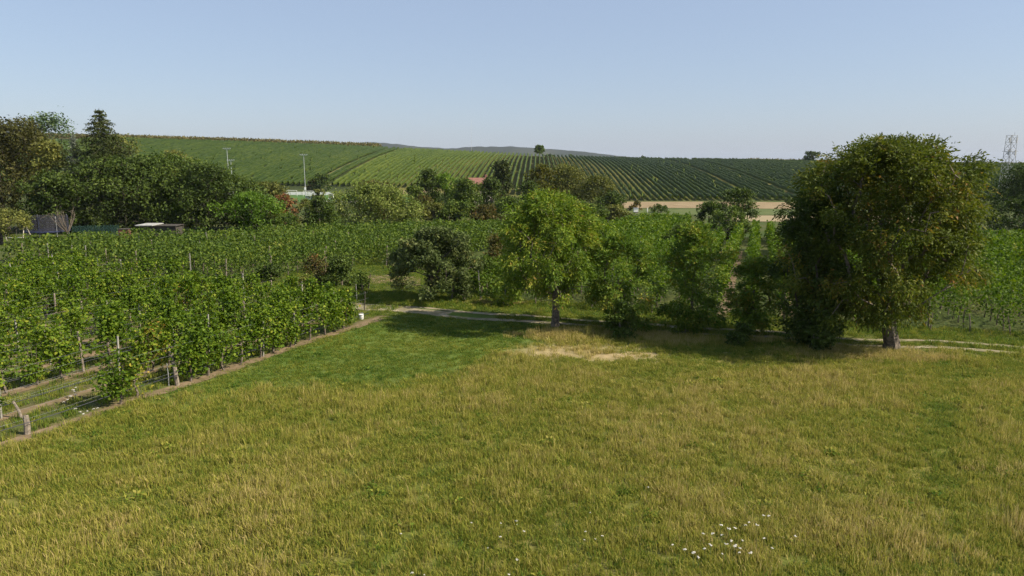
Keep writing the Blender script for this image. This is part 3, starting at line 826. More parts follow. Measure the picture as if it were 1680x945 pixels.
# ------------------------------------------------------------------ vines: one plant
def vine_meshes(kind, mat, n, seed, hgt=1.95, wide=1.25, thick=.55, zb=.55, leaf=.125):
    rng = np.random.default_rng(seed)
    k = 14
    C = np.stack([rng.uniform(-wide / 2, wide / 2, k), rng.normal(size=k) * thick * .2, rng.uniform(zb + .1, hgt - .15, k)], 1)
    # shoots above and hanging
    ci = rng.integers(0, k, n)
    P = C[ci] + rng.normal(size=(n, 3)) * np.array([.19, thick * .30, .2])
    sh = rng.random(n) < .14
    P[sh, 2] = hgt - .2 + rng.random(sh.sum()) * .45; P[sh, 0] = rng.choice(rng.uniform(-wide / 2, wide / 2, 6), sh.sum()) + rng.normal(size=sh.sum()) * .05
    P[:, 2] = np.clip(P[:, 2], zb - .2 + rng.random(n) * .25, hgt + .35)
    rnd = np.clip(.25 * rng.random(k)[ci] + .72 * rng.random(n) ** 1.1, 0, 1)
    V, F, r = leaf_quads(P, leaf * (.65 + .7 * rng.random(n)), rnd, rng, .45, .85, .5)
    fol = np_mesh(kind + '_foliage', V, F, mat, {'rnd': r})
    mb = MB()
    x1 = rng.normal() * .06; x2 = rng.normal() * .1
    mb.tube([(0, 0, -.08), (x1, .03 * rng.normal(), .3), (x2, .04 * rng.normal(), .62), (x2 * .6, 0, .9)], [.055, .042, .045, .035], 6)
    mb.tube([(x2 * .6, 0, .88), (.25, .02, .98), (.55, 0, .95)], [.03, .02, .012], 4, False)
    mb.tube([(x2 * .6, 0, .88), (-.22, -.02, 1.0), (-.5, 0, .94)], [.03, .02, .012], 4, False)
    for _ in range(5):
        xx = rng.uniform(-.5, .5); mb.tube([(xx, 0, .93), (xx + rng.normal() * .12, rng.normal() * .12, hgt - .2)], [.009, .005], 3, False)
    return mb.mesh(kind + '_trunk', M['bark']), fol
VV = [vine_meshes('grapevine', M['l_vine'], n, 200 + i, h_, w_, t_, zb) for i, (n, h_, w_, t_, zb) in enumerate(
    [(1150, 1.95, 1.3, .48, .45), (1020, 1.85, 1.2, .44, .4), (1280, 2.15, 1.35, .5, .4), (800, 1.7, 1.15, .45, .5), (1120, 2.0, 1.3, .55, .3), (720, 1.65, 1.1, .4, .45), (1080, 1.9, 1.25, .55, .35)])]
VSM = [vine_meshes('small_grapevine', M['l_vine'], n, 220 + i, h_, .8, .35, .35) for i, (n, h_) in enumerate([(190, 1.35), (130, 1.2), (240, 1.5)])]
VY = vine_meshes('yellowing_grapevine', M['l_vine_y'], 260, 231, 1.8, 1.0, .5, .3)
VB = vine_meshes('bronze_grapevine', M['l_vine_b'], 330, 232, 1.75, 1.1, .5, .4)
ORD = ['front', 'second', 'third', 'fourth', 'fifth', 'sixth', 'seventh', 'eighth', 'ninth', 'tenth', 'eleventh', 'twelfth', 'thirteenth', 'fourteenth', 'fifteenth', 'sixteenth', 'seventeenth', 'eighteenth', 'nineteenth', 'twentieth']
def nth(n):
    return '%d%s' % (n, {1: 'st', 2: 'nd', 3: 'rd'}.get(n % 10 if n % 100 not in (11, 12, 13) else 0, 'th'))

def in_view(x, y, m=.80):
    return y > 4 and abs(x) / (y * CP + CAM_H * SP) < m

def put_vine(s, p, kind, meshes, label, sc=1.0):
    x, y = LXY(s, p)
    o = thing(kind, label, 'grapevine', (x, y, h1(x, y)), math.pi / 2 - A1 + random.choice((0, math.pi)) + random.gauss(0, .1), 'vines of the left vineyard')
    o.scale = (sc * random.uniform(.92, 1.1), sc * random.uniform(.9, 1.15), sc * random.uniform(.9, 1.08))
    t = link('trunk', meshes[0], o); f = link('foliage', meshes[1], o)
    return o

# front row read off the photograph (distance along the row), then rows behind
def s_of_px(px):
    ss = np.linspace(5, END_S, 600); xy = ss[:, None] * E1 + FRONT_P * E2
    u = 840 + FPX * xy[:, 0] / (xy[:, 1] * CP + CAM_H * SP)
    return float(np.interp(px, u, ss))
front = {s_of_px(a): k for a, k in ((197, 'full'), (224, 'yellow'), (313, 'full'), (342, 'full'), (368, 'full'), (395, 'small'), (427, 'full'), (450, 'full'), (476, 'full'), (508, 'small'), (534, 'full'), (551, 'full'), (564, 'full'))}
cnt = 0; posts = {}
NROW = 13
for k in range(NROW):
    p = FRONT_P + ROWSP * k
    rn = ORD[k]
    n = 0
    if k == 0:
        for s, kd in front.items():
            if kd in ('none', 'stump'): continue
            n += 1
            if kd == 'full': put_vine(s, p, 'grapevine', VV[n % len(VV)], 'leafy grapevine in the front row by the meadow, %s from the stump' % nth(n), 1.03)
            elif kd == 'yellow': put_vine(s, p, 'grapevine', VY, 'yellowing grapevine in the front row left of the leaning end post', .9)
            else: put_vine(s, p, 'grapevine', VSM[0], 'thin young grapevine in the front row, %s vine from the stump' % nth(n))
        continue
    s = 4.0 + random.random(); smax = min(END_S + .22 * k, 34.2) + random.uniform(-.2, .2)
    while s < smax:
        x, y = LXY(s, p)
        if in_view(x, y, .82):
            n += 1; cnt += 1
            r = random.random()
            gap = (.55 if k == 1 else .45 if k == 2 else .33 if k == 3 else .18 if k < 8 else .1)
            if s > 20: gap = min(gap, .18)
            if k == 1 and 9 < s < 19.5: gap = .7
            if k == 2 and 10 < s < 19: gap = .5
            if r < gap: pass
            elif r < gap + .10: put_vine(s, p, 'grapevine', VSM[n % 3], 'thin young grapevine, %s along the %s row of the left vineyard' % (nth(n), rn))
            elif r < gap + .12: put_vine(s, p, 'grapevine', VY if random.random() < .5 else VB, 'autumn tinted grapevine, %s along the %s row of the left vineyard' % (nth(n), rn))
            else: put_vine(s, p, 'grapevine', random.choice(VV), 'leafy green grapevine, %s along the %s row of the left vineyard' % (nth(n), rn), random.uniform(.92, 1.12))
        s += random.uniform(.95, 1.2)
put_vine(20.2, FRONT_P + ROWSP, 'grapevine', VB, 'bronze leaved grapevine behind the leaning end post', 1.0)

# trellis of each row: posts and wires
post_me = MB().box((0, 0, .92), (.06, .06, 1.96)).mesh('post', M['concrete'])
wood_me = MB().tube([(0, 0, -.1), (.01, .01, .9), (0, .015, 1.75)], [.055, .05, .045], 7).mesh('post', M['old_wood'])
for k in range(NROW):
    p = FRONT_P + ROWSP * k
    smax = min(END_S + .22 * k, 34.2)
    x, y = LXY(smax, p)
    t = thing('vine_trellis', 'posts and wires carrying the %s vine row of the left vineyard' % ORD[k], 'trellis', (x, y, h1(x, y)), 0, 'vine trellises of the left vineyard')
    o0 = np.array([x, y]); z0 = h1(x, y)
    ss = np.arange(smax, 3, -4.6) if k else [s_of_px(a) for a in (484, 432)]
    for i, s in enumerate(ss):
        xx, yy = LXY(s, p)
        if not in_view(xx, yy, .85): continue
        e = link('post', wood_me if random.random() < .45 else post_me, t, (xx - x, yy - y, h1(xx, yy) - z0), (random.gauss(0, .035), random.gauss(0, .035), -A1))
        e.scale = (1, 1, random.uniform(.88, 1.05))
    a = LXY(3, p) - o0
    n = 14
    for z, r, m in ((.62, .003, 'wire'), (.98, .003, 'wire'), (1.35, .0028, 'wire'), (1.7, .0028, 'wire'), (.48, .013, 'hose')):
        pts = []
        for i in range(n):
            q = a * (1 - i / (n - 1)); xx, yy = q + o0
            pts.append((q[0] + .01, q[1], h1(xx, yy) - z0 + z - .03 * abs(math.sin(i * 1.7))))
        MB().tube(pts, r, 4, False).build('wire' if m == 'wire' else 'drip_hose', M[m], t)

def stake(name, label, px, py, top, r, mat, lean=(0, 0), cat='post', head=None):
    b = gp(px, py); hh = z_at(top, b[1]) - b[2]
    o = MB().tube([(0, 0, -.15), (lean[0] * .5 + .02, lean[1] * .5, hh * .5), (lean[0], lean[1], hh)], [r * 1.12, r, r * .85], 7).build(name, M[mat], None, b)
    return tag(o, label, cat)
stake('end_post', 'leaning weathered wooden end post in the front vine row', 292, 633, 577, .085, 'old_wood', (-.22, .1))
stake('vine_stump', 'gnarled dead vine stump at the near end of the front row', 45, 713, 683, .10, 'old_wood', (-.05, .1), 'stump')
stake('wooden_post', 'broken crooked post beside the dead vine stump', 38, 688, 660, .05, 'old_wood', (-.35, .1))
stake('metal_stake', 'thin metal stake left of the leaning end post', 277, 634, 596, .018, 'galv')
stake('wooden_post', 'dark leaning stake beside the small green bush', 603, 478, 449, .04, 'bark_dark', (.25, 0))
stake('wooden_post', 'tall thin dark stake at the end of the front row', 597, 512, 478, .03, 'bark_dark', (.12, 0))
stake('wooden_post', 'short pale stake beside the thin dark stake', 585, 496, 466, .025, 'concrete')
# white bucket
b = gp(593, 524)
t = thing('bucket', 'white plastic bucket at the end of the front vine row', 'bucket', b)
MB().tube([(0, 0, 0), (0, 0, .3)], [.11, .14], 12).build('bucket_body', M['white'], t)
MB().tube([(math.cos(a) * .145, 0, .3 + math.sin(a) * .1) for a in np.linspace(0, math.pi, 9)], .005, 4).build('handle', M['galv'], t)

# ------------------------------------------------------------------ vine rows as hedges
trunk_me = MB().tube([(0, 0, -.05), (.04, .02, .5), (0, 0, 1.0)], [.04, .033, .03], 5, False).mesh('trunk', M['bark'])

def vine_row(name, label, s0, s1, off, fn, e, hgt, thick, zb, leaf, dens, mat, seed, group, gap=.05, posts=True, wood=True, post_step=5.5):
    rng = np.random.default_rng(seed)
    Ln = s1 - s0
    if Ln < 2: return
    bx, by = fn(s0, off); bz = h1(bx, by)
    # leaf size and density follow distance so that leaves stay visible but cheap
    seg = np.arange(s0, s1, 1.1)
    keep = rng.random(len(seg)) > gap
    hmul = .85 + .3 * rng.random(len(seg))
    n = int(dens * Ln)
    si = rng.integers(0, len(seg), n); si = si[keep[si]]; n = len(si)
    s = seg[si] + rng.random(n) * 1.25 - .08
    z = zb + (hgt * hmul[si] - zb) * rng.random(n) ** .8
    zs = rng.random(n) < .10
    z[zs] = hgt * hmul[si][zs] + rng.random(zs.sum()) * .3
    w = rng.normal(size=n) * thick * .33
    xy = s[:, None] * e[0][None, :] + (off + w)[:, None] * e[1][None, :]
    P = np.stack([xy[:, 0], xy[:, 1], H(xy[:, 0], xy[:, 1]) + z], 1) - np.array([bx, by, bz])
    rnd = np.clip(.3 * vnoise(s, s * 0 + seed * 3.1, 2.5, seed) + .7 * rng.random(n), 0, 1)
    dist = np.linalg.norm(xy, axis=1)
    lf = leaf * np.clip(dist / 55, .8, 2.2)
    V, F, r = leaf_quads(P, lf * (.65 + .7 * rng.random(n)), rnd, rng, .4, .85, .5)
    o = thing(name, label, 'vine row', (bx, by, bz), 0, group)
    link('foliage', np_mesh('foliage', V, F, mat, {'rnd': r}), o)
    if wood:
        for q in np.arange(s0 + .5, min(s1, s0 + wood), 1.15):
            x, y = fn(q, off)
            link('trunk', trunk_me, o, (x - bx, y - by, h1(x, y) - bz), (rng.normal() * .08, rng.normal() * .08, rng.random() * 6))
    if posts:
        for i, q in enumerate(np.arange(s0 + rng.random(), s1, post_step)):
            if rng.random() < .4: continue
            x, y = fn(q, off)
            e_ = link('post', post_me if rng.random() < .3 else wood_me, o, (x - bx, y - by, h1(x, y) - bz), (rng.normal() * .04, rng.normal() * .04 , 0))
            e_.scale = (1, 1, 1.0 + .1 * rng.random())
    return o

# middle-left vineyard beyond the head lane
MR = 18
for k in range(MR):
    p = 33.8 + 2.0 * k
    s0 = float(np.interp(p, [33, 36, 39, 42, 60, 90], [56, 50, 40.5, 38.6, 37.6, 38.5])) + random.uniform(-.3, .3)
    s1 = float(np.interp(p, [33, 36, 43, 48, 55, 59, 66, 69], [90, 95, 91, 81, 63, 53, 47, 44]))
    vine_row('vine_row', 'vine row of the middle vineyard below the grove, %s from its right side' % nth(k + 1), s0, s1, p, LXY, (E1, E2), 1.9, .75, .28, .165, 135, M['l_row'], 300 + k,
             'vine rows of the middle left vineyard', gap=.06, wood=4, post_step=6.5)
# right vineyard rows running away from the track
for k in range(36):
    q = -18.5 + 1.85 * k
    s0 = 41.6 + random.uniform(-.25, .25) + max(0, (q - 6) * .08)
    s1 = float(np.interp(q, [-19, -9.5, -9.4, -3.2, -3.1, 8, 20, 30, 45], [126, 128, 84, 84, 103, 103, 98, 92, 88]))
    # start where the row enters the frame
    while s0 < s1 and not in_view(*RXY(s0, q), .86): s0 += 1
    for (a, b, part) in ((s0, min(s1, 82.5), 'near'), (86.5, s1, 'far')):
        if b - a < 4: continue
        vine_row('vine_row', '%s part of right vineyard row, %s from the central walnut' % (part, nth(k + 1)), a, b, q, RXY, (R1, R2), 2.05, .62, .3, .16, 150 if part == 'near' else 85,
                 M['l_row_r'], 400 + k + (50 if part == 'far' else 0), 'vine rows of the right vineyard', gap=.04, wood=6 if part == 'near' else 0, posts=part == 'near', post_step=6)

# rows on the hill: lumpy hedge strips
def hill_rows():
    D = np.array([.036, 1.0]); D /= np.linalg.norm(D)
    cnt = 0
    x = -262.0
    rng = np.random.default_rng(5)
    lanes = (-81, -73.5, 86, 104, 109)
    while x < 345:
        if all(abs(x - l) > 1.1 for l in lanes):
            yf = float(np.interp(x / 265, [-.5, -.1, .1], [290, 280, 250])); yt = 446
            ys = np.arange(yf, yt, 2.2)
            xs = x + (ys - 278) * D[0] / D[1]
            n = len(ys)
            hh = 1.9 * (.88 + .24 * rng.random(n)) * (rng.random(n) > .02)
            wv = .36 * (.8 + .4 * rng.random(n))
            jx = rng.normal(size=n) * .08
            z = H(xs, ys)
            prof = [(-1, .35), (-.85, .75), (-.2, 1.0), (.4, .95), (1, .6), (.8, .3)]
            V = np.stack([np.stack([xs + jx + a * wv * (.85 + .3 * rng.random(n)), ys, z + np.maximum(hh * b * (.9 + .2 * rng.random(n)), .1)], 1) for a, b in prof], 1)
            m = len(prof)
            idx = np.arange(n * m).reshape(n, m)
            F = np.stack([idx[:-1, :-1], idx[1:, :-1], idx[1:, 1:], idx[:-1, 1:]], -1).reshape(-1, 4)
            base = np.array([xs[0], ys[0], z[0]])
            rnd = np.clip(.3 * fbm(xs, ys, 30, 2)[:, None] + .7 * rng.random((n, m)), 0, 1).ravel()
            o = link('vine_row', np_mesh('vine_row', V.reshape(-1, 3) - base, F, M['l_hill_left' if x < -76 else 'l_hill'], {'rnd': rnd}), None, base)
            cnt += 1
            tag(o, 'vine row climbing the distant hillside, %s counted from the left' % nth(cnt), 'vine row', 'vine rows on the hill')
        x += 2.3 * rng.uniform(.96, 1.04)
hill_rows()

# corn stand along the crest, left and right (uncountable)
def corn(name, label, x0, x1, y0, y1, hgt, seed, n):
    rng = np.random.default_rng(seed)
    x = rng.uniform(x0, x1, n); y = rng.uniform(y0, y1, n)
    P = np.stack([x, y, H(x, y) + rng.random(n) * hgt], 1)
    V, F, r = leaf_quads(P, 1.3 * (.6 + .6 * rng.random(n)), rng.random(n), rng, -.3, .5, .1)
    o = link(name, np_mesh(name, V, F, M['l_corn'], {'rnd': r})); struct(o, 'stuff', label)
corn('maize_field', 'browning maize along the left hill crest', -300, -85, 458, 470, 3.0, 61, 18000)
corn('maize_field', 'browning maize along the right hill crest', 150, 420, 455, 466, 1.6, 62, 11000)

#TAIL
# ------------------------------------------------------------------ garden on the left
M['pale_sheet'] = plain('pale_roof_sheet', (.36, .36, .35), .7, 0, .15, 3)
M['tower_steel'] = plain('tower_steel', (.30, .31, .32), .6, .2, .15, 3)
M['pale_wood'] = plain('pale_wood', (.36, .33, .28), .8, 0, .15, 5)
M['net'] = plain('black_net', (.012, .013, .02), .8, 0, .1, 4)
M['blue'] = plain('blue_pad', (.014, .02, .055), .6, 0, .1, 4)
M['redbrown'] = plain('red_brown_wood', (.13, .05, .035), .8, 0, .2, 6)
M['darkwood'] = plain('dark_boards', (.05, .043, .036), .85, 0, .25, 5)
M['greennet'] = plain('green_mesh', (.012, .045, .035), .7, 0, .1, 4)
M['tile'] = plain('red_tiles', (.17, .075, .055), .8, 0, .2, 2)
M['render'] = plain('pale_plaster', (.55, .5, .42), .9, 0, .08, 1)
M['glass'] = plain('window_glass', (.03, .035, .04), .15, 0, .05, 2)

def see_through(mat, fac):
    nt = mat.node_tree; b = nt.nodes['Principled BSDF']
    tp = nt.nodes.new('ShaderNodeBsdfTransparent'); mx = nt.nodes.new('ShaderNodeMixShader'); mx.inputs[0].default_value = fac
    nt.links.new(b.outputs[0], mx.inputs[1]); nt.links.new(tp.outputs[0], mx.inputs[2]); nt.links.new(mx.outputs[0], nt.nodes['Material Output'].inputs['Surface'])
see_through(M['net'], .35); see_through(M['greennet'], .4)

b = gp(80, 391)
t = thing('trampoline', 'round garden trampoline with dark safety net and blue rim', 'trampoline', b)
R_ = 2.3; ring = lambda r, z, n=25: [(math.cos(a) * r, math.sin(a) * r, z) for a in np.linspace(0, 2 * math.pi, n)]
MB().tube(ring(R_, .92), .11, 6).build('rim_pad', M['blue'], t)
mb = MB(); rr = ring(R_ - .08, .9)
mb.v = [(0, 0, .88)] + rr[:-1]; mb.f = [(0, i + 1, (i + 1) % 24 + 1) for i in range(24)]
mb.build('jumping_mat', M['hose'], t)
mb = MB(); a, c = ring(R_ - .05, .95), ring(R_ - .05, 2.75)
for i in range(24): mb.quad(a[i], a[i + 1], c[i + 1], c[i])
mb.build('safety_net', M['net'], t)
for i in range(8):
    an = i * math.pi / 4 + .2
    MB().tube([(math.cos(an) * R_, math.sin(an) * R_, 0), (math.cos(an) * R_, math.sin(an) * R_, 2.8)], .03, 6).build('net_pole', M['galv'] if i % 2 else M['blue'], t)
for i in range(4):
    an = i * math.pi / 2 + .6
    MB().tube([(math.cos(an) * R_ * .95, math.sin(an) * R_ * .95, 0), (math.cos(an) * R_ * .95, math.sin(an) * R_ * .95, .9)], .03, 6).build('leg', M['galv'], t)

b = gp(43, 397)
t = thing('swing_set', 'pale wooden swing frame beside the trampoline', 'swing', b)
for (x, sgn) in ((0, 1), (-2.6, 1)):
    for sy in (-1, 1):
        MB().tube([(x + (.25 if x == 0 else -.25), sy * .9, 0), (x, 0, 2.3)], .055, 6).build('leg', M['pale_wood'], t)
MB().tube([(.15, 0, 2.3), (-2.75, 0, 2.3)], .06, 6).build('top_beam', M['old_wood'], t)
for x in (-.8, -1.8):
    sw = MB().box((x, 0, .5), (.5, .2, .05)).build('swing_seat', M['white'], t)
    for dx in (-.2, .2): MB().tube([(x + dx, 0, .5), (x + dx * .8, 0, 2.3)], .012, 4).build('rope', M['old_wood'], sw)

b = gp(112, 394)
t = thing('bare_shrub', 'bare grey branched shrub in front of the trampoline', 'shrub', b)
rng = np.random.default_rng(77); mb = MB()
mb.tube([(0, 0, -.1), (.05, 0, .5), (0, 0, 1.0)], [.14, .11, .1], 7)
for i in range(12):
    a = i / 12 * 6.28 + rng.normal() * .3; L_ = rng.uniform(1.8, 2.9); sp = rng.uniform(.35, .9)
    p0 = np.array([0, 0, .8]); p1 = p0 + np.array([math.cos(a) * sp * L_ * .45, math.sin(a) * sp * L_ * .45, L_ * .45]); p2 = p1 + np.array([math.cos(a) * sp * L_ * .45, math.sin(a) * sp * L_ * .45, L_ * .6])
    mb.tube([p0, p1, p2], [.06, .035, .012], 5, False)
    for j in range(4):
        q = p1 + (p2 - p1) * rng.random(); mb.tube([q, q + rng.normal(size=3) * .35 + np.array([0, 0, .4])], [.018, .006], 3, False)
mb.build('branches', M['bark'], t)

a0 = gp(120, 389); a1 = gp(196, 388)
t = thing('mesh_fence', 'dark green mesh fence under the grove trees', 'fence', a0)
v = np.array(a1[:2]) - np.array(a0[:2]); n = 6
for i in range(n + 1):
    q = v * i / n; MB().tube([(q[0], q[1], h1(a0[0] + q[0], a0[1] + q[1]) - a0[2]), (q[0], q[1], 1.5)], .04, 6).build('fence_post', M['greennet'], t)
for i in range(n):
    q = v * i / n; r = v * (i + 1) / n
    MB().quad((q[0], q[1], .05), (r[0], r[1], .05), (r[0], r[1], 1.4), (q[0], q[1], 1.4)).build('mesh_panel', M['greennet'], t)

b = gp(206, 391); t = thing('garden_box', 'red brown wooden box beside the green fence', 'box', b, .1)
MB().box((0, 0, .55), (1.1, .9, 1.1)).build('box_body', M['redbrown'], t); MB().box((0, 0, 1.14), (1.2, 1.0, .07)).build('lid', M['darkwood'], t)

b = at_depth(266, 90); z0 = z_at(368, b[1]) - b[2]
t = thing('garden_shed', 'low dark shed with white roof edge below the grove', 'shed', b, .03)
MB().box((0, 0, z0 / 2 - .1), (4.4, 2.2, z0 - .1)).build('wall', M['darkwood'], t)
MB().box((-1.3, -.35, z0 + .02), (2.1, 3.2, .1)).build('roof', M['pale_sheet'], t); MB().box((1.1, -.1, z0 - .1), (2.6, 2.5, .07)).build('roof', M['darkwood'], t)
d = MB().box((-1.2, -1.13, z0 / 2 - .15), (.9, .06, z0 - .45)).build('door', M['bark_dark'], t); MB().box((-.85, -1.18, .9), (.04, .05, .16)).build('handle', M['galv'], d)
for i in range(2):
    for x in (-2.28, 2.28): MB().box((x, -1.13 + i * 2.26, z0 / 2 - .1), (.09, .09, z0)).build('corner_post', M['bark_dark'], t)

# ------------------------------------------------------------------ house in the hedgerow
b = at_depth(785, 182); zr = z_at(291.5, b[1]) - b[2]
t = thing('house', 'red tiled house roof peeping out of the hedgerow', 'house', b, .35)
W_, D_ = 6.5, 6.0; ze = zr - 2.2
mb = MB().box((0, 0, ze / 2), (W_, D_, ze))
for x in (-W_ / 2, W_ / 2): mb.tri((x, -D_ / 2, ze), (x, D_ / 2, ze), (x, 0, zr - .12))
mb.build('wall', M['render'], t)
mb = MB(); o_ = .45
for sy in (-1, 1):
    mb.quad((-W_ / 2 - o_, sy * (D_ / 2 + o_), ze - .3), (W_ / 2 + o_, sy * (D_ / 2 + o_), ze - .3), (W_ / 2 + o_, 0, zr), (-W_ / 2 - o_, 0, zr))
    mb.quad((-W_ / 2 - o_, sy * (D_ / 2 + o_), ze - .45), (W_ / 2 + o_, sy * (D_ / 2 + o_), ze - .45), (W_ / 2 + o_, 0, zr - .15), (-W_ / 2 - o_, 0, zr - .15))
rf = mb.build('roof', M['tile'], t)
MB().box((2.2, .6, zr + .1), (.55, .55, 1.3)).build('chimney', M['tile'], rf)
for x in (-2.6, 0, 2.6):
    w_ = MB().box((x, -D_ / 2 - .03, 1.5), (1.1, .08, 1.3)).build('window', M['glass'], t); MB().box((x, -D_ / 2 - .1, .8), (1.3, .16, .08)).build('sill', M['white'], w_)

# ------------------------------------------------------------------ sports ground
def floodlight(label, px, ytop, Y):
    b = at_depth(px, Y); hh = z_at(ytop, Y) - b[2]
    t = thing('floodlight_mast', label, 'floodlight', b, 0, 'floodlight masts')
    MB().tube([(0, 0, 0), (0, 0, hh * .5), (0, 0, hh)], [.13, .10, .075], 8).build('mast', M['galv'], t)
    MB().box((0, 0, hh - .15), (2.0, .09, .09)).build('cross_arm', M['galv'], t)
    for x in (-1.0, -.35, .35, 1.0): MB().box((x, -.12, hh + .1), (.34, .25, .26)).build('lamp', M['galv'], t)
    MB().box((0, -.25, 2.2), (.5, .3, .8)).build('switch_box', M['white'], t)
floodlight('tall floodlight mast at the playing field, right one', 501.5, 254, 226)
floodlight('tall floodlight mast above the dark grove, left one', 377.5, 244, 226)
floodlight('short lamp mast just right of the left floodlight', 382.5, 263, 232)
for i in range(9):
    b = at_depth(462 + i * 9.6, 228); t = thing('advert_board', 'white board along the playing field edge, %s from the left' % nth(i + 1), 'board', b, .02, 'boards along the playing field')
    MB().box((0, 0, .62), (1.75, .05, .95)).build('board', M['white'], t)
    for x in (-.75, .75): MB().box((x, .06, .5), (.06, .06, 1.0)).build('board_post', M['galv'], t)
for (px, yt, lab) in ((479, 312.5, 'left'), (506, 313.5, 'right')):
    b = at_depth(px, 222); hh = z_at(yt, 222) - b[2]; w_ = 3.2
    t = thing('goal', 'white goal frame on the playing field, %s one' % lab, 'goal', b)
    for x in (-w_ / 2, w_ / 2): MB().tube([(x, 0, 0), (x, 0, hh)], .06, 6).build('goal_post', M['white'], t)
    MB().tube([(-w_ / 2, 0, hh), (w_ / 2, 0, hh)], .06, 6).build('crossbar', M['white'], t)
for (px, yt, lab) in ((505, 321, 'left'), (513, 321, 'middle'), (543, 318.5, 'right')):
    b = at_depth(px, 205); hh = max(1.0, z_at(yt, 205) - b[2])
    t = thing('dugout', 'small white shelter beside the playing field, %s one' % lab, 'shelter', b)
    MB().box((0, .5, hh / 2), (1.3, .06, hh)).build('back_wall', M['white'], t); MB().box((0, .1, hh + .03), (1.4, 1.0, .06)).build('roof', M['white'], t)
    for x in (-.62, .62): MB().box((x, .12, hh / 2), (.05, .7, hh)).build('side_wall', M['white'], t)
band('paved_strip', [(498, 331.5), (600, 332.5)], [(498, 330), (600, 330.5)], M['concrete'], .08, 'pale paved strip before the playing field')

# ------------------------------------------------------------------ small things in the valley
b = gp(1043, 350); t = thing('beehive', 'white beehive standing by the valley field edge', 'beehive', b)
k = mpp(b) * 7
MB().box((0, 0, .2), (k * .9, k * .9, .3)).build('stand', M['old_wood'], t); MB().box((0, 0, .35 + k * .4), (k, k, k * .8)).build('hive_body', M['white'], t); MB().box((0, 0, .38 + k * .84), (k * 1.12, k * 1.12, .12)).build('roof', M['galv'], t)
stake('wooden_post', 'white post right of the beehive', 1062, 349, 341, .12, 'white')
stake('wooden_post', 'pale leaning post in the hedgerow scrub', 737, 358, 346, .1, 'concrete', (.35, 0))
b = gp(1318, 339); t = thing('water_tank', 'small white water tank by the far field edge', 'tank', b)
MB().box((0, 0, .3), (1.6, 1.2, .2)).build('pallet', M['old_wood'], t); MB().box((0, 0, 1.0), (1.5, 1.1, 1.15)).build('tank_body', M['white'], t); MB().tube([(0, 0, 1.55), (0, 0, 1.7)], .25, 8).build('cap', M['galv'], t)
b = gp(710, 345); t = thing('garden_tarp', 'pale grey tarpaulin heap in the hedgerow scrub', 'tarpaulin', b)
mb = MB(); gx = np.linspace(-1.2, 1.2, 7); gy = np.linspace(-.9, .9, 6)
P = [[(x, y, max(.02, 1.0 * math.exp(-(x * x + y * y) * .9) + .12 * math.sin(x * 5 + y * 3))) for y in gy] for x in gx]
for i in range(6):
    for j in range(5): mb.quad(P[i][j], P[i + 1][j], P[i + 1][j + 1], P[i][j + 1])
mb.build('tarp_sheet', M['concrete'], t)

# lattice tower
def lattice_tower(px, ytop, Y):
    b = at_depth(px, Y); hh = z_at(ytop, Y) - b[2]
    t = thing('lattice_tower', 'grey steel lattice radio tower at the right horizon', 'tower', b, .25)
    w0, w1 = 1.7, 1.2
    wz = lambda z: w0 + (w1 - w0) * z / hh
    cs = [(-1, -1), (1, -1), (1, 1), (-1, 1)]
    for cx, cy in cs: MB().tube([(cx * w0, cy * w0, 0), (cx * w1, cy * w1, hh)], .085, 5).build('leg', M['tower_steel'], t)
    nlev = 8
    for k in range(nlev):
        z0, z1 = hh * k / nlev, hh * (k + 1) / nlev
        mb = MB()
        for i in range(4):
            a, c = cs[i], cs[(i + 1) % 4]
            mb.tube([(a[0] * wz(z0), a[1] * wz(z0), z0), (c[0] * wz(z1), c[1] * wz(z1), z1)], .045, 4)
            mb.tube([(c[0] * wz(z0), c[1] * wz(z0), z0), (a[0] * wz(z1), a[1] * wz(z1), z1)], .045, 4)
            mb.tube([(a[0] * wz(z1), a[1] * wz(z1), z1), (c[0] * wz(z1), c[1] * wz(z1), z1)], .045, 4)
        mb.build('bracing', M['tower_steel'], t)
    for i, (x, y) in enumerate(((-1.9, -1), (1.9, -.6), (.4, -1.9))):
        for dz in (.6, 5.2): MB().box((x, y, hh - 1.2 - dz), (.4, .25, 2.0)).build('antenna_panel', M['pale_sheet'], t)
    MB().box((0, 0, hh * .72), (3.6, 3.6, .12)).build('platform', M['tower_steel'], t)
    MB().tube([(1.2, 0, hh), (1.2, 0, hh + 1.2)], .05, 5).build('rod', M['tower_steel'], t)
lattice_tower(1649, 222, 275)
# faint mast on the far hill
b = at_depth(774, 1400)
t = thing('radio_mast', 'very faint thin radio mast beyond the hill crest', 'mast', b)
MB().tube([(0, 0, 0), (0, 0, z_at(196, 1400) - b[2])], [.3, .12], 6).build('mast', M['galv'], t)

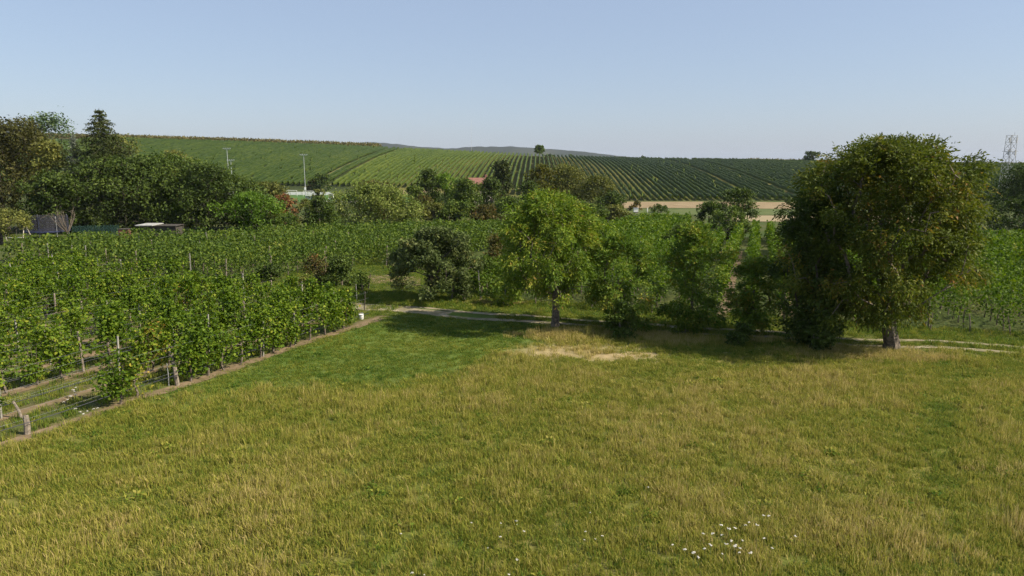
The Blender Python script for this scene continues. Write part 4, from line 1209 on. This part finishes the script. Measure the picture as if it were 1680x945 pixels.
# ------------------------------------------------------------------ grass
def tuft_mesh(name, n, hgt, rad, wid, seed, mat, bend=.5):
    rng = np.random.default_rng(seed); V = []; F = []; B_ = []
    for i in range(n):
        a = rng.random() * 6.28; r = rad * math.sqrt(rng.random()); h_ = hgt * rng.uniform(.5, 1.15); la = rng.random() * 6.28; le = bend * h_ * rng.uniform(.1, 1)
        base = np.array([math.cos(a) * r, math.sin(a) * r, -.02]); d = np.array([math.cos(la), math.sin(la), 0]); s = np.array([-math.sin(la + rng.normal()), math.cos(la + rng.normal()), 0]) * wid * rng.uniform(.6, 1.3)
        m = base + d * le * .3 + np.array([0, 0, h_ * .6]); tp = base + d * le + np.array([0, 0, h_ * (1 - .25 * le / max(h_, .01))])
        k = len(V); V += [base - s, base + s, m + s * .8, m - s * .8, tp]; F += [(k, k + 1, k + 2), (k, k + 2, k + 3), (k + 3, k + 2, k + 4)]
        B_ += [rng.random()] * 5
    return np_mesh(name, np.array(V), np.array(F), mat, {'blade': np.array(B_)})

def grass_mat():
    m, nt, b = new_mat('grass_blades')
    ai = nt.nodes.new('ShaderNodeAttribute'); ai.attribute_type = 'INSTANCER'; ai.attribute_name = 'tint'
    ab = nt.nodes.new('ShaderNodeAttribute'); ab.attribute_name = 'blade'
    mm = nt.nodes.new('ShaderNodeMath'); mm.operation = 'MULTIPLY_ADD'; mm.inputs[1].default_value = .6
    nt.links.new(ab.outputs['Fac'], mm.inputs[0]); nt.links.new(ai.outputs['Fac'], mm.inputs[2])
    ms = nt.nodes.new('ShaderNodeMath'); ms.operation = 'SUBTRACT'; ms.inputs[1].default_value = .3; ms.use_clamp = True
    nt.links.new(mm.outputs[0], ms.inputs[0])
    r = ramp(nt, [(0, (.06, .125, .017)), (.25, (.12, .19, .025)), (.5, (.225, .24, .035)), (.75, (.33, .31, .06)), (1, (.46, .37, .15))])
    nt.links.new(ms.outputs[0], r.inputs['Fac']); nt.links.new(r.outputs[0], b.inputs['Base Color'])
    b.inputs['Roughness'].default_value = .7; b.inputs['Specular IOR Level'].default_value = .1
    tr = nt.nodes.new('ShaderNodeBsdfTranslucent'); nt.links.new(r.outputs[0], tr.inputs['Color'])
    mx = nt.nodes.new('ShaderNodeMixShader'); mx.inputs[0].default_value = .42
    nt.links.new(b.outputs[0], mx.inputs[1]); nt.links.new(tr.outputs[0], mx.inputs[2])
    nt.links.new(mx.outputs[0], nt.nodes['Material Output'].inputs['Surface'])
    return m
M['grass'] = grass_mat()

tufts = bpy.data.collections.new('grass_tufts')
def tuft_obj(*a, **k):
    tufts.objects.link(bpy.data.objects.new(a[0], tuft_mesh(*a, mat=M['grass'], **k)))
for i in range(4): tuft_obj('tuft_%d_tall' % i, 34, .27, .20, .0085, 500 + i)
for i in range(3): tuft_obj('tuft_%d_short' % (4 + i), 44, .10, .19, .0075, 510 + i, bend=.8)
for i in range(2): tuft_obj('tuft_%d_stalk' % (7 + i), 16, .55, .12, .006, 520 + i, bend=.35)

def weed_mesh(name, n, rad, size, seed):
    rng = np.random.default_rng(seed)
    a = rng.random(n) * 6.28; r = rad * np.sqrt(rng.random(n))
    P = np.stack([np.cos(a) * r, np.sin(a) * r, .03 + .16 * rng.random(n) * (1 - r / rad * .6)], 1)
    V, F, q = leaf_quads(P, size * (.6 + .8 * rng.random(n)), rng.random(n), rng, -.15, .5, .6)
    return np_mesh(name, V, F, M['grass'], {'blade': q})
for i in range(2): tufts.objects.link(bpy.data.objects.new('tuft_9_weed_%d' % i, weed_mesh('weed', 46, .22, .10, 530 + i)))

def scatter_group():
    ng = bpy.data.node_groups.new('scatter_tufts', 'GeometryNodeTree')
    ng.interface.new_socket('Geometry', in_out='INPUT', socket_type='NodeSocketGeometry')
    ng.interface.new_socket('Geometry', in_out='OUTPUT', socket_type='NodeSocketGeometry')
    N = ng.nodes; L = ng.links
    gi = N.new('NodeGroupInput'); go = N.new('NodeGroupOutput')
    ci = N.new('GeometryNodeCollectionInfo'); ci.inputs['Collection'].default_value = tufts
    ci.inputs['Separate Children'].default_value = True; ci.inputs['Reset Children'].default_value = True
    ip = N.new('GeometryNodeInstanceOnPoints'); ip.inputs['Pick Instance'].default_value = True
    def na(name, typ):
        n = N.new('GeometryNodeInputNamedAttribute'); n.data_type = typ; n.inputs['Name'].default_value = name; return n.outputs['Attribute']
    L.new(gi.outputs[0], ip.inputs['Points']); L.new(ci.outputs[0], ip.inputs['Instance'])
    L.new(na('idx', 'INT'), ip.inputs['Instance Index']); L.new(na('rot', 'FLOAT_VECTOR'), ip.inputs['Rotation']); L.new(na('scl', 'FLOAT_VECTOR'), ip.inputs['Scale'])
    L.new(ip.outputs[0], go.inputs[0])
    return ng
SCATTER = scatter_group()

def grass_object(name, label, P, idx, scl, tint):
    n = len(P); rng = np.random.default_rng(n)
    me = bpy.data.meshes.new(name); me.vertices.add(n); me.vertices.foreach_set('co', np.ascontiguousarray(P, np.float32).ravel())
    a = me.attributes.new('idx', 'INT', 'POINT'); a.data.foreach_set('value', np.ascontiguousarray(idx, np.int32))
    rot = np.stack([rng.normal(size=n) * .08, rng.normal(size=n) * .08, rng.random(n) * 6.28], 1)
    a = me.attributes.new('rot', 'FLOAT_VECTOR', 'POINT'); a.data.foreach_set('vector', np.ascontiguousarray(rot, np.float32).ravel())
    a = me.attributes.new('scl', 'FLOAT_VECTOR', 'POINT'); a.data.foreach_set('vector', np.ascontiguousarray(scl, np.float32).ravel())
    a = me.attributes.new('tint', 'FLOAT', 'POINT'); a.data.foreach_set('value', np.ascontiguousarray(tint, np.float32))
    me.materials.append(M['grass'])
    o = link(name, me); struct(o, 'stuff', label)
    md = o.modifiers.new('scatter', 'NODES'); md.node_group = SCATTER
    return o

def meadow():
    rng = np.random.default_rng(99)
    N0 = 150000
    # even per image area first, thinned to a density per square metre
    y = 11.5 + 30.5 * rng.random(N0) ** .85
    x = (rng.random(N0) * 2 - 1) * .83 * (y + 2)
    dens = np.interp(y, [11, 20, 42], [34, 30, 24])
    # sample density of the proposal
    f = (1 / .85) * ((y - 11.5) / 30.5 + 1e-3) ** (1 / .85 - 1) / 30.5 / (2 * .83 * (y + 2)) * N0
    keep = rng.random(N0) < dens / f
    pt = path_t(x, y); p = x * E2[0] + y * E2[1]; s = x * E1[0] + y * E1[1]
    keep &= (pt < -1.0 + .4 * (rng.random(N0) - .5)) & ((p < FRONT_P - .5 + .35 * rng.random(N0)) | (s > END_S + 1.2))
    bare = bare_mask(x, y); keep &= rng.random(N0) > bare * .85
    x, y = x[keep], y[keep]; n = len(x)
    mw = mown_mask(x, y)
    n1 = fbm(x, y, 3.2, 71); n2 = fbm(x, y, .9, 81); n3 = fbm(x, y, 9, 91)
    short = rng.random(n) < mw
    idx = np.where(short, 4 + rng.integers(0, 3, n), rng.integers(0, 4, n))
    stalk = (~short) & (rng.random(n) < .04 + .16 * sstep(.5, .75, n1)); idx = np.where(stalk, 7 + rng.integers(0, 2, n), idx)
    lane = lane_mask(x, y)
    weed = (~stalk) & (rng.random(n) < (.006 + .12 * sstep(.66, .82, fbm(x, y, 2.3, 141))) * np.where(short, .4, 1)); idx = np.where(weed, 9 + rng.integers(0, 2, n), idx)
    hs = np.where(short, .75 + .5 * n2, (.45 + .95 * sstep(.2, .8, .5 * n1 + .5 * n2)) * np.interp(y, [12, 38], [.95, .8]))
    hs = hs * np.where(short, 1, 1 - .5 * sstep(.35, .0, n3)) * (1 - .3 * lane)
    hs = np.where(weed, .7 + .6 * rng.random(n), hs)
    scl = np.stack([.8 + .5 * rng.random(n)] * 2 + [hs * (.8 + .4 * rng.random(n))], 1)
    tint = .56 + .5 * (n1 - .5) + .5 * (n2 - .5) + .4 * (n3 - .5) + .09 * rng.normal(size=n)
    tint = np.where(short, .25 + .35 * (n1 - .5) + .4 * (n2 - .5) + .07 * rng.normal(size=n), tint) + np.where(stalk, .06, 0) - .15 * lane - np.where(weed, .18, 0) + .35 * bare_mask(x, y)
    P = np.stack([x, y, H(x, y)], 1)
    grass_object('meadow_grass', 'uneven yellow green meadow grass with a mown patch', P, idx, scl, np.clip(tint, 0, 1))
    print('meadow tufts', n)
meadow()

def patch_grass(name, label, pts, idxs, tint, hs, seed):
    rng = np.random.default_rng(seed); n = len(pts)
    x, y = pts[:, 0], pts[:, 1]
    grass_object(name, label, np.stack([x, y, H(x, y)], 1), rng.choice(idxs, n), np.stack([.8 + .5 * rng.random(n)] * 2 + [hs * (.6 + .8 * rng.random(n))], 1), np.clip(tint + .12 * rng.normal(size=n), 0, 1))

def blob(px, py, rx, ry, n, seed):
    c = gp(px, py); rng = np.random.default_rng(seed)
    return np.stack([c[0] + rng.normal(size=n) * rx * .5, c[1] + rng.normal(size=n) * ry * .5], 1)
dry = np.concatenate([blob(925, 549, 2.2, .9, 420, 1), blob(1060, 552, 2.0, .8, 260, 2), blob(1400, 580, 2.8, .8, 520, 3), blob(1470, 588, 2.8, .6, 420, 4), blob(1120, 562, 2.6, .7, 220, 5), blob(790, 498, 1.2, .5, 50, 6), blob(845, 499, 1.0, .4, 40, 7), blob(1250, 560, 2.0, .6, 70, 8), blob(1660, 780, .8, 1.6, 50, 9)])
patch_grass('dry_grass', 'dry straw coloured grass round the tree feet', dry, [0, 1, 2, 0, 1, 7], .97, .75, 5)
rng = np.random.default_rng(31)
n = 16000; q = rng.uniform(-34, 32, n); s = 38.5 + rng.uniform(-1.2, 4.8, n) ; xy = s[:, None] * R1 + q[:, None] * R2
d = path_t(xy[:, 0], xy[:, 1]); keep = ((d > 1.0) | (np.abs(d) < .42) * (q > -14)) & (np.abs(xy[:, 0]) < .8 * (xy[:, 1] + 2)) ; xy = xy[keep]
patch_grass('verge_grass', 'short green grass on and beyond the farm track', xy, [4, 5, 6, 4, 5, 6, 0], .27, .9, 6)
n = 9000; s = rng.uniform(40, 62, n); q = rng.uniform(-36, -17, n); xy = s[:, None] * R1 + q[:, None] * R2
patch_grass('lane_grass', 'green grass round the apple tree and head lane', xy, [4, 5, 6], .22, 1.1, 7)
n = 12000; s = rng.uniform(6, END_S + 6, n); p_ = FRONT_P + rng.uniform(.1, 32, n); xy = s[:, None] * E1 + p_[:, None] * E2
row = np.abs(((p_ - FRONT_P + ROWSP / 2) % ROWSP) - ROWSP / 2); keep = (row > .32) & (np.abs(xy[:, 0]) < .8 * (xy[:, 1] + 2)) & (xy[:, 1] > 10); xy = xy[keep]
patch_grass('vineyard_grass', 'weedy grass between the left vine rows', xy, [4, 5, 6, 0, 1], .33, .9, 8)

# ------------------------------------------------------------------ white wild flowers
M['petal'] = plain('white_petals', (.5, .48, .42), .7, 0, .05, 8)
M['stem'] = plain('flower_stem', (.10, .13, .04), .8, 0, .1, 8)
def umbel(seed):
    rng = np.random.default_rng(seed); st = MB(); hd = MB()
    st.tube([(0, 0, 0), (.01, .01, .25), (.02, 0, .46)], [.007, .006, .005], 4, False)
    for i in range(13):
        a = rng.random() * 6.28; r = .055 * math.sqrt(rng.random()); c = Vector((.02 + math.cos(a) * r, math.sin(a) * r, .5 - r * r * 4 + rng.normal() * .008))
        st.tube([(.02, 0, .46), c], [.003, .002], 3, False)
        k = len(hd.v); m_ = 6; w_ = rng.uniform(.014, .024)
        hd.v.append(tuple(c + Vector((0, 0, .008)))); hd.v += [tuple(c + Vector((math.cos(j * 6.28 / m_) * w_, math.sin(j * 6.28 / m_) * w_, rng.normal() * .003))) for j in range(m_)]
        hd.f += [(k, k + 1 + j, k + 1 + (j + 1) % m_) for j in range(m_)]
    return st.mesh('stem', M['stem']), hd.mesh('flower_head', M['petal'])
UM = [umbel(700 + i) for i in range(4)]
cl = [(1181, 864), (1194, 869), (1205, 866), (1152, 872), (1169, 878), (1184, 875), (1198, 888), (1212, 895), (1211, 903), (1252, 880), (1240, 863), (1227, 853), (1251, 843), (1260, 846), (1303, 878), (1122, 905), (1137, 912), (1145, 915), (1102, 889),
      (1155, 898), (1165, 897), (1184, 902), (1203, 901), (1230, 911), (1222, 858), (1218, 880), (1190, 893), (1206, 893), (1265, 895)]
for (px, py) in cl:
    b = gp(px, py + 22); o = thing('white_flower', 'white umbel flower in the cluster at the lower right of the meadow', 'flower', b, random.random() * 6, 'white flowers in the lower right cluster')
    m_ = random.choice(UM); o.scale = [random.uniform(.45, .85)] * 3; link('stem', m_[0], o); link('flower_head', m_[1], o)
for (px, py) in [(846, 855), (849, 854), (822, 855), (820, 880), (860, 869), (960, 870), (977, 879), (987, 880), (958, 880), (800, 893), (849, 918), (696, 938), (676, 943), (835, 941), (1064, 794), (968, 835), (774, 854), (658, 872)]:
    b = gp(px, py + 18); o = thing('white_flower', 'lone small white flower scattered in the middle of the meadow', 'flower', b, random.random() * 6, 'white flowers scattered in the meadow')
    m_ = random.choice(UM); o.scale = [random.uniform(.35, .6)] * 3; link('stem', m_[0], o); link('flower_head', m_[1], o)
for (px, py) in [(115, 653), (122, 648), (127, 643), (118, 659), (125, 652), (112, 662), (107, 665), (127, 679), (134, 683), (145, 681), (155, 679), (161, 675), (139, 690), (125, 655)]:
    b = gp(px, py + 10); o = thing('white_flower', 'white umbel flower at the vineyard edge beside the dead stump', 'flower', b, random.random() * 6, 'white flowers at the vineyard edge')
    m_ = random.choice(UM); o.scale = [random.uniform(.6, .95)] * 3; link('stem', m_[0], o); link('flower_head', m_[1], o)

# ------------------------------------------------------------------ haze
def haze():
    m = bpy.data.materials.new('haze_air'); m.use_nodes = True; nt = m.node_tree
    for n in list(nt.nodes):
        if n.type != 'OUTPUT_MATERIAL': nt.nodes.remove(n)
    v = nt.nodes.new('ShaderNodeVolumePrincipled'); v.inputs['Color'].default_value = (.70, .78, .90, 1); v.inputs['Density'].default_value = 0.000055; v.inputs['Anisotropy'].default_value = 0.0
    nt.links.new(v.outputs[0], nt.nodes['Material Output'].inputs['Volume'])
    o = MB().box((0, 4450, 30), (18600, 9400, 160)).build('haze', m)
    o['kind'] = 'stuff'; o['label'] = 'thin summer haze in the air over the valley'
haze()
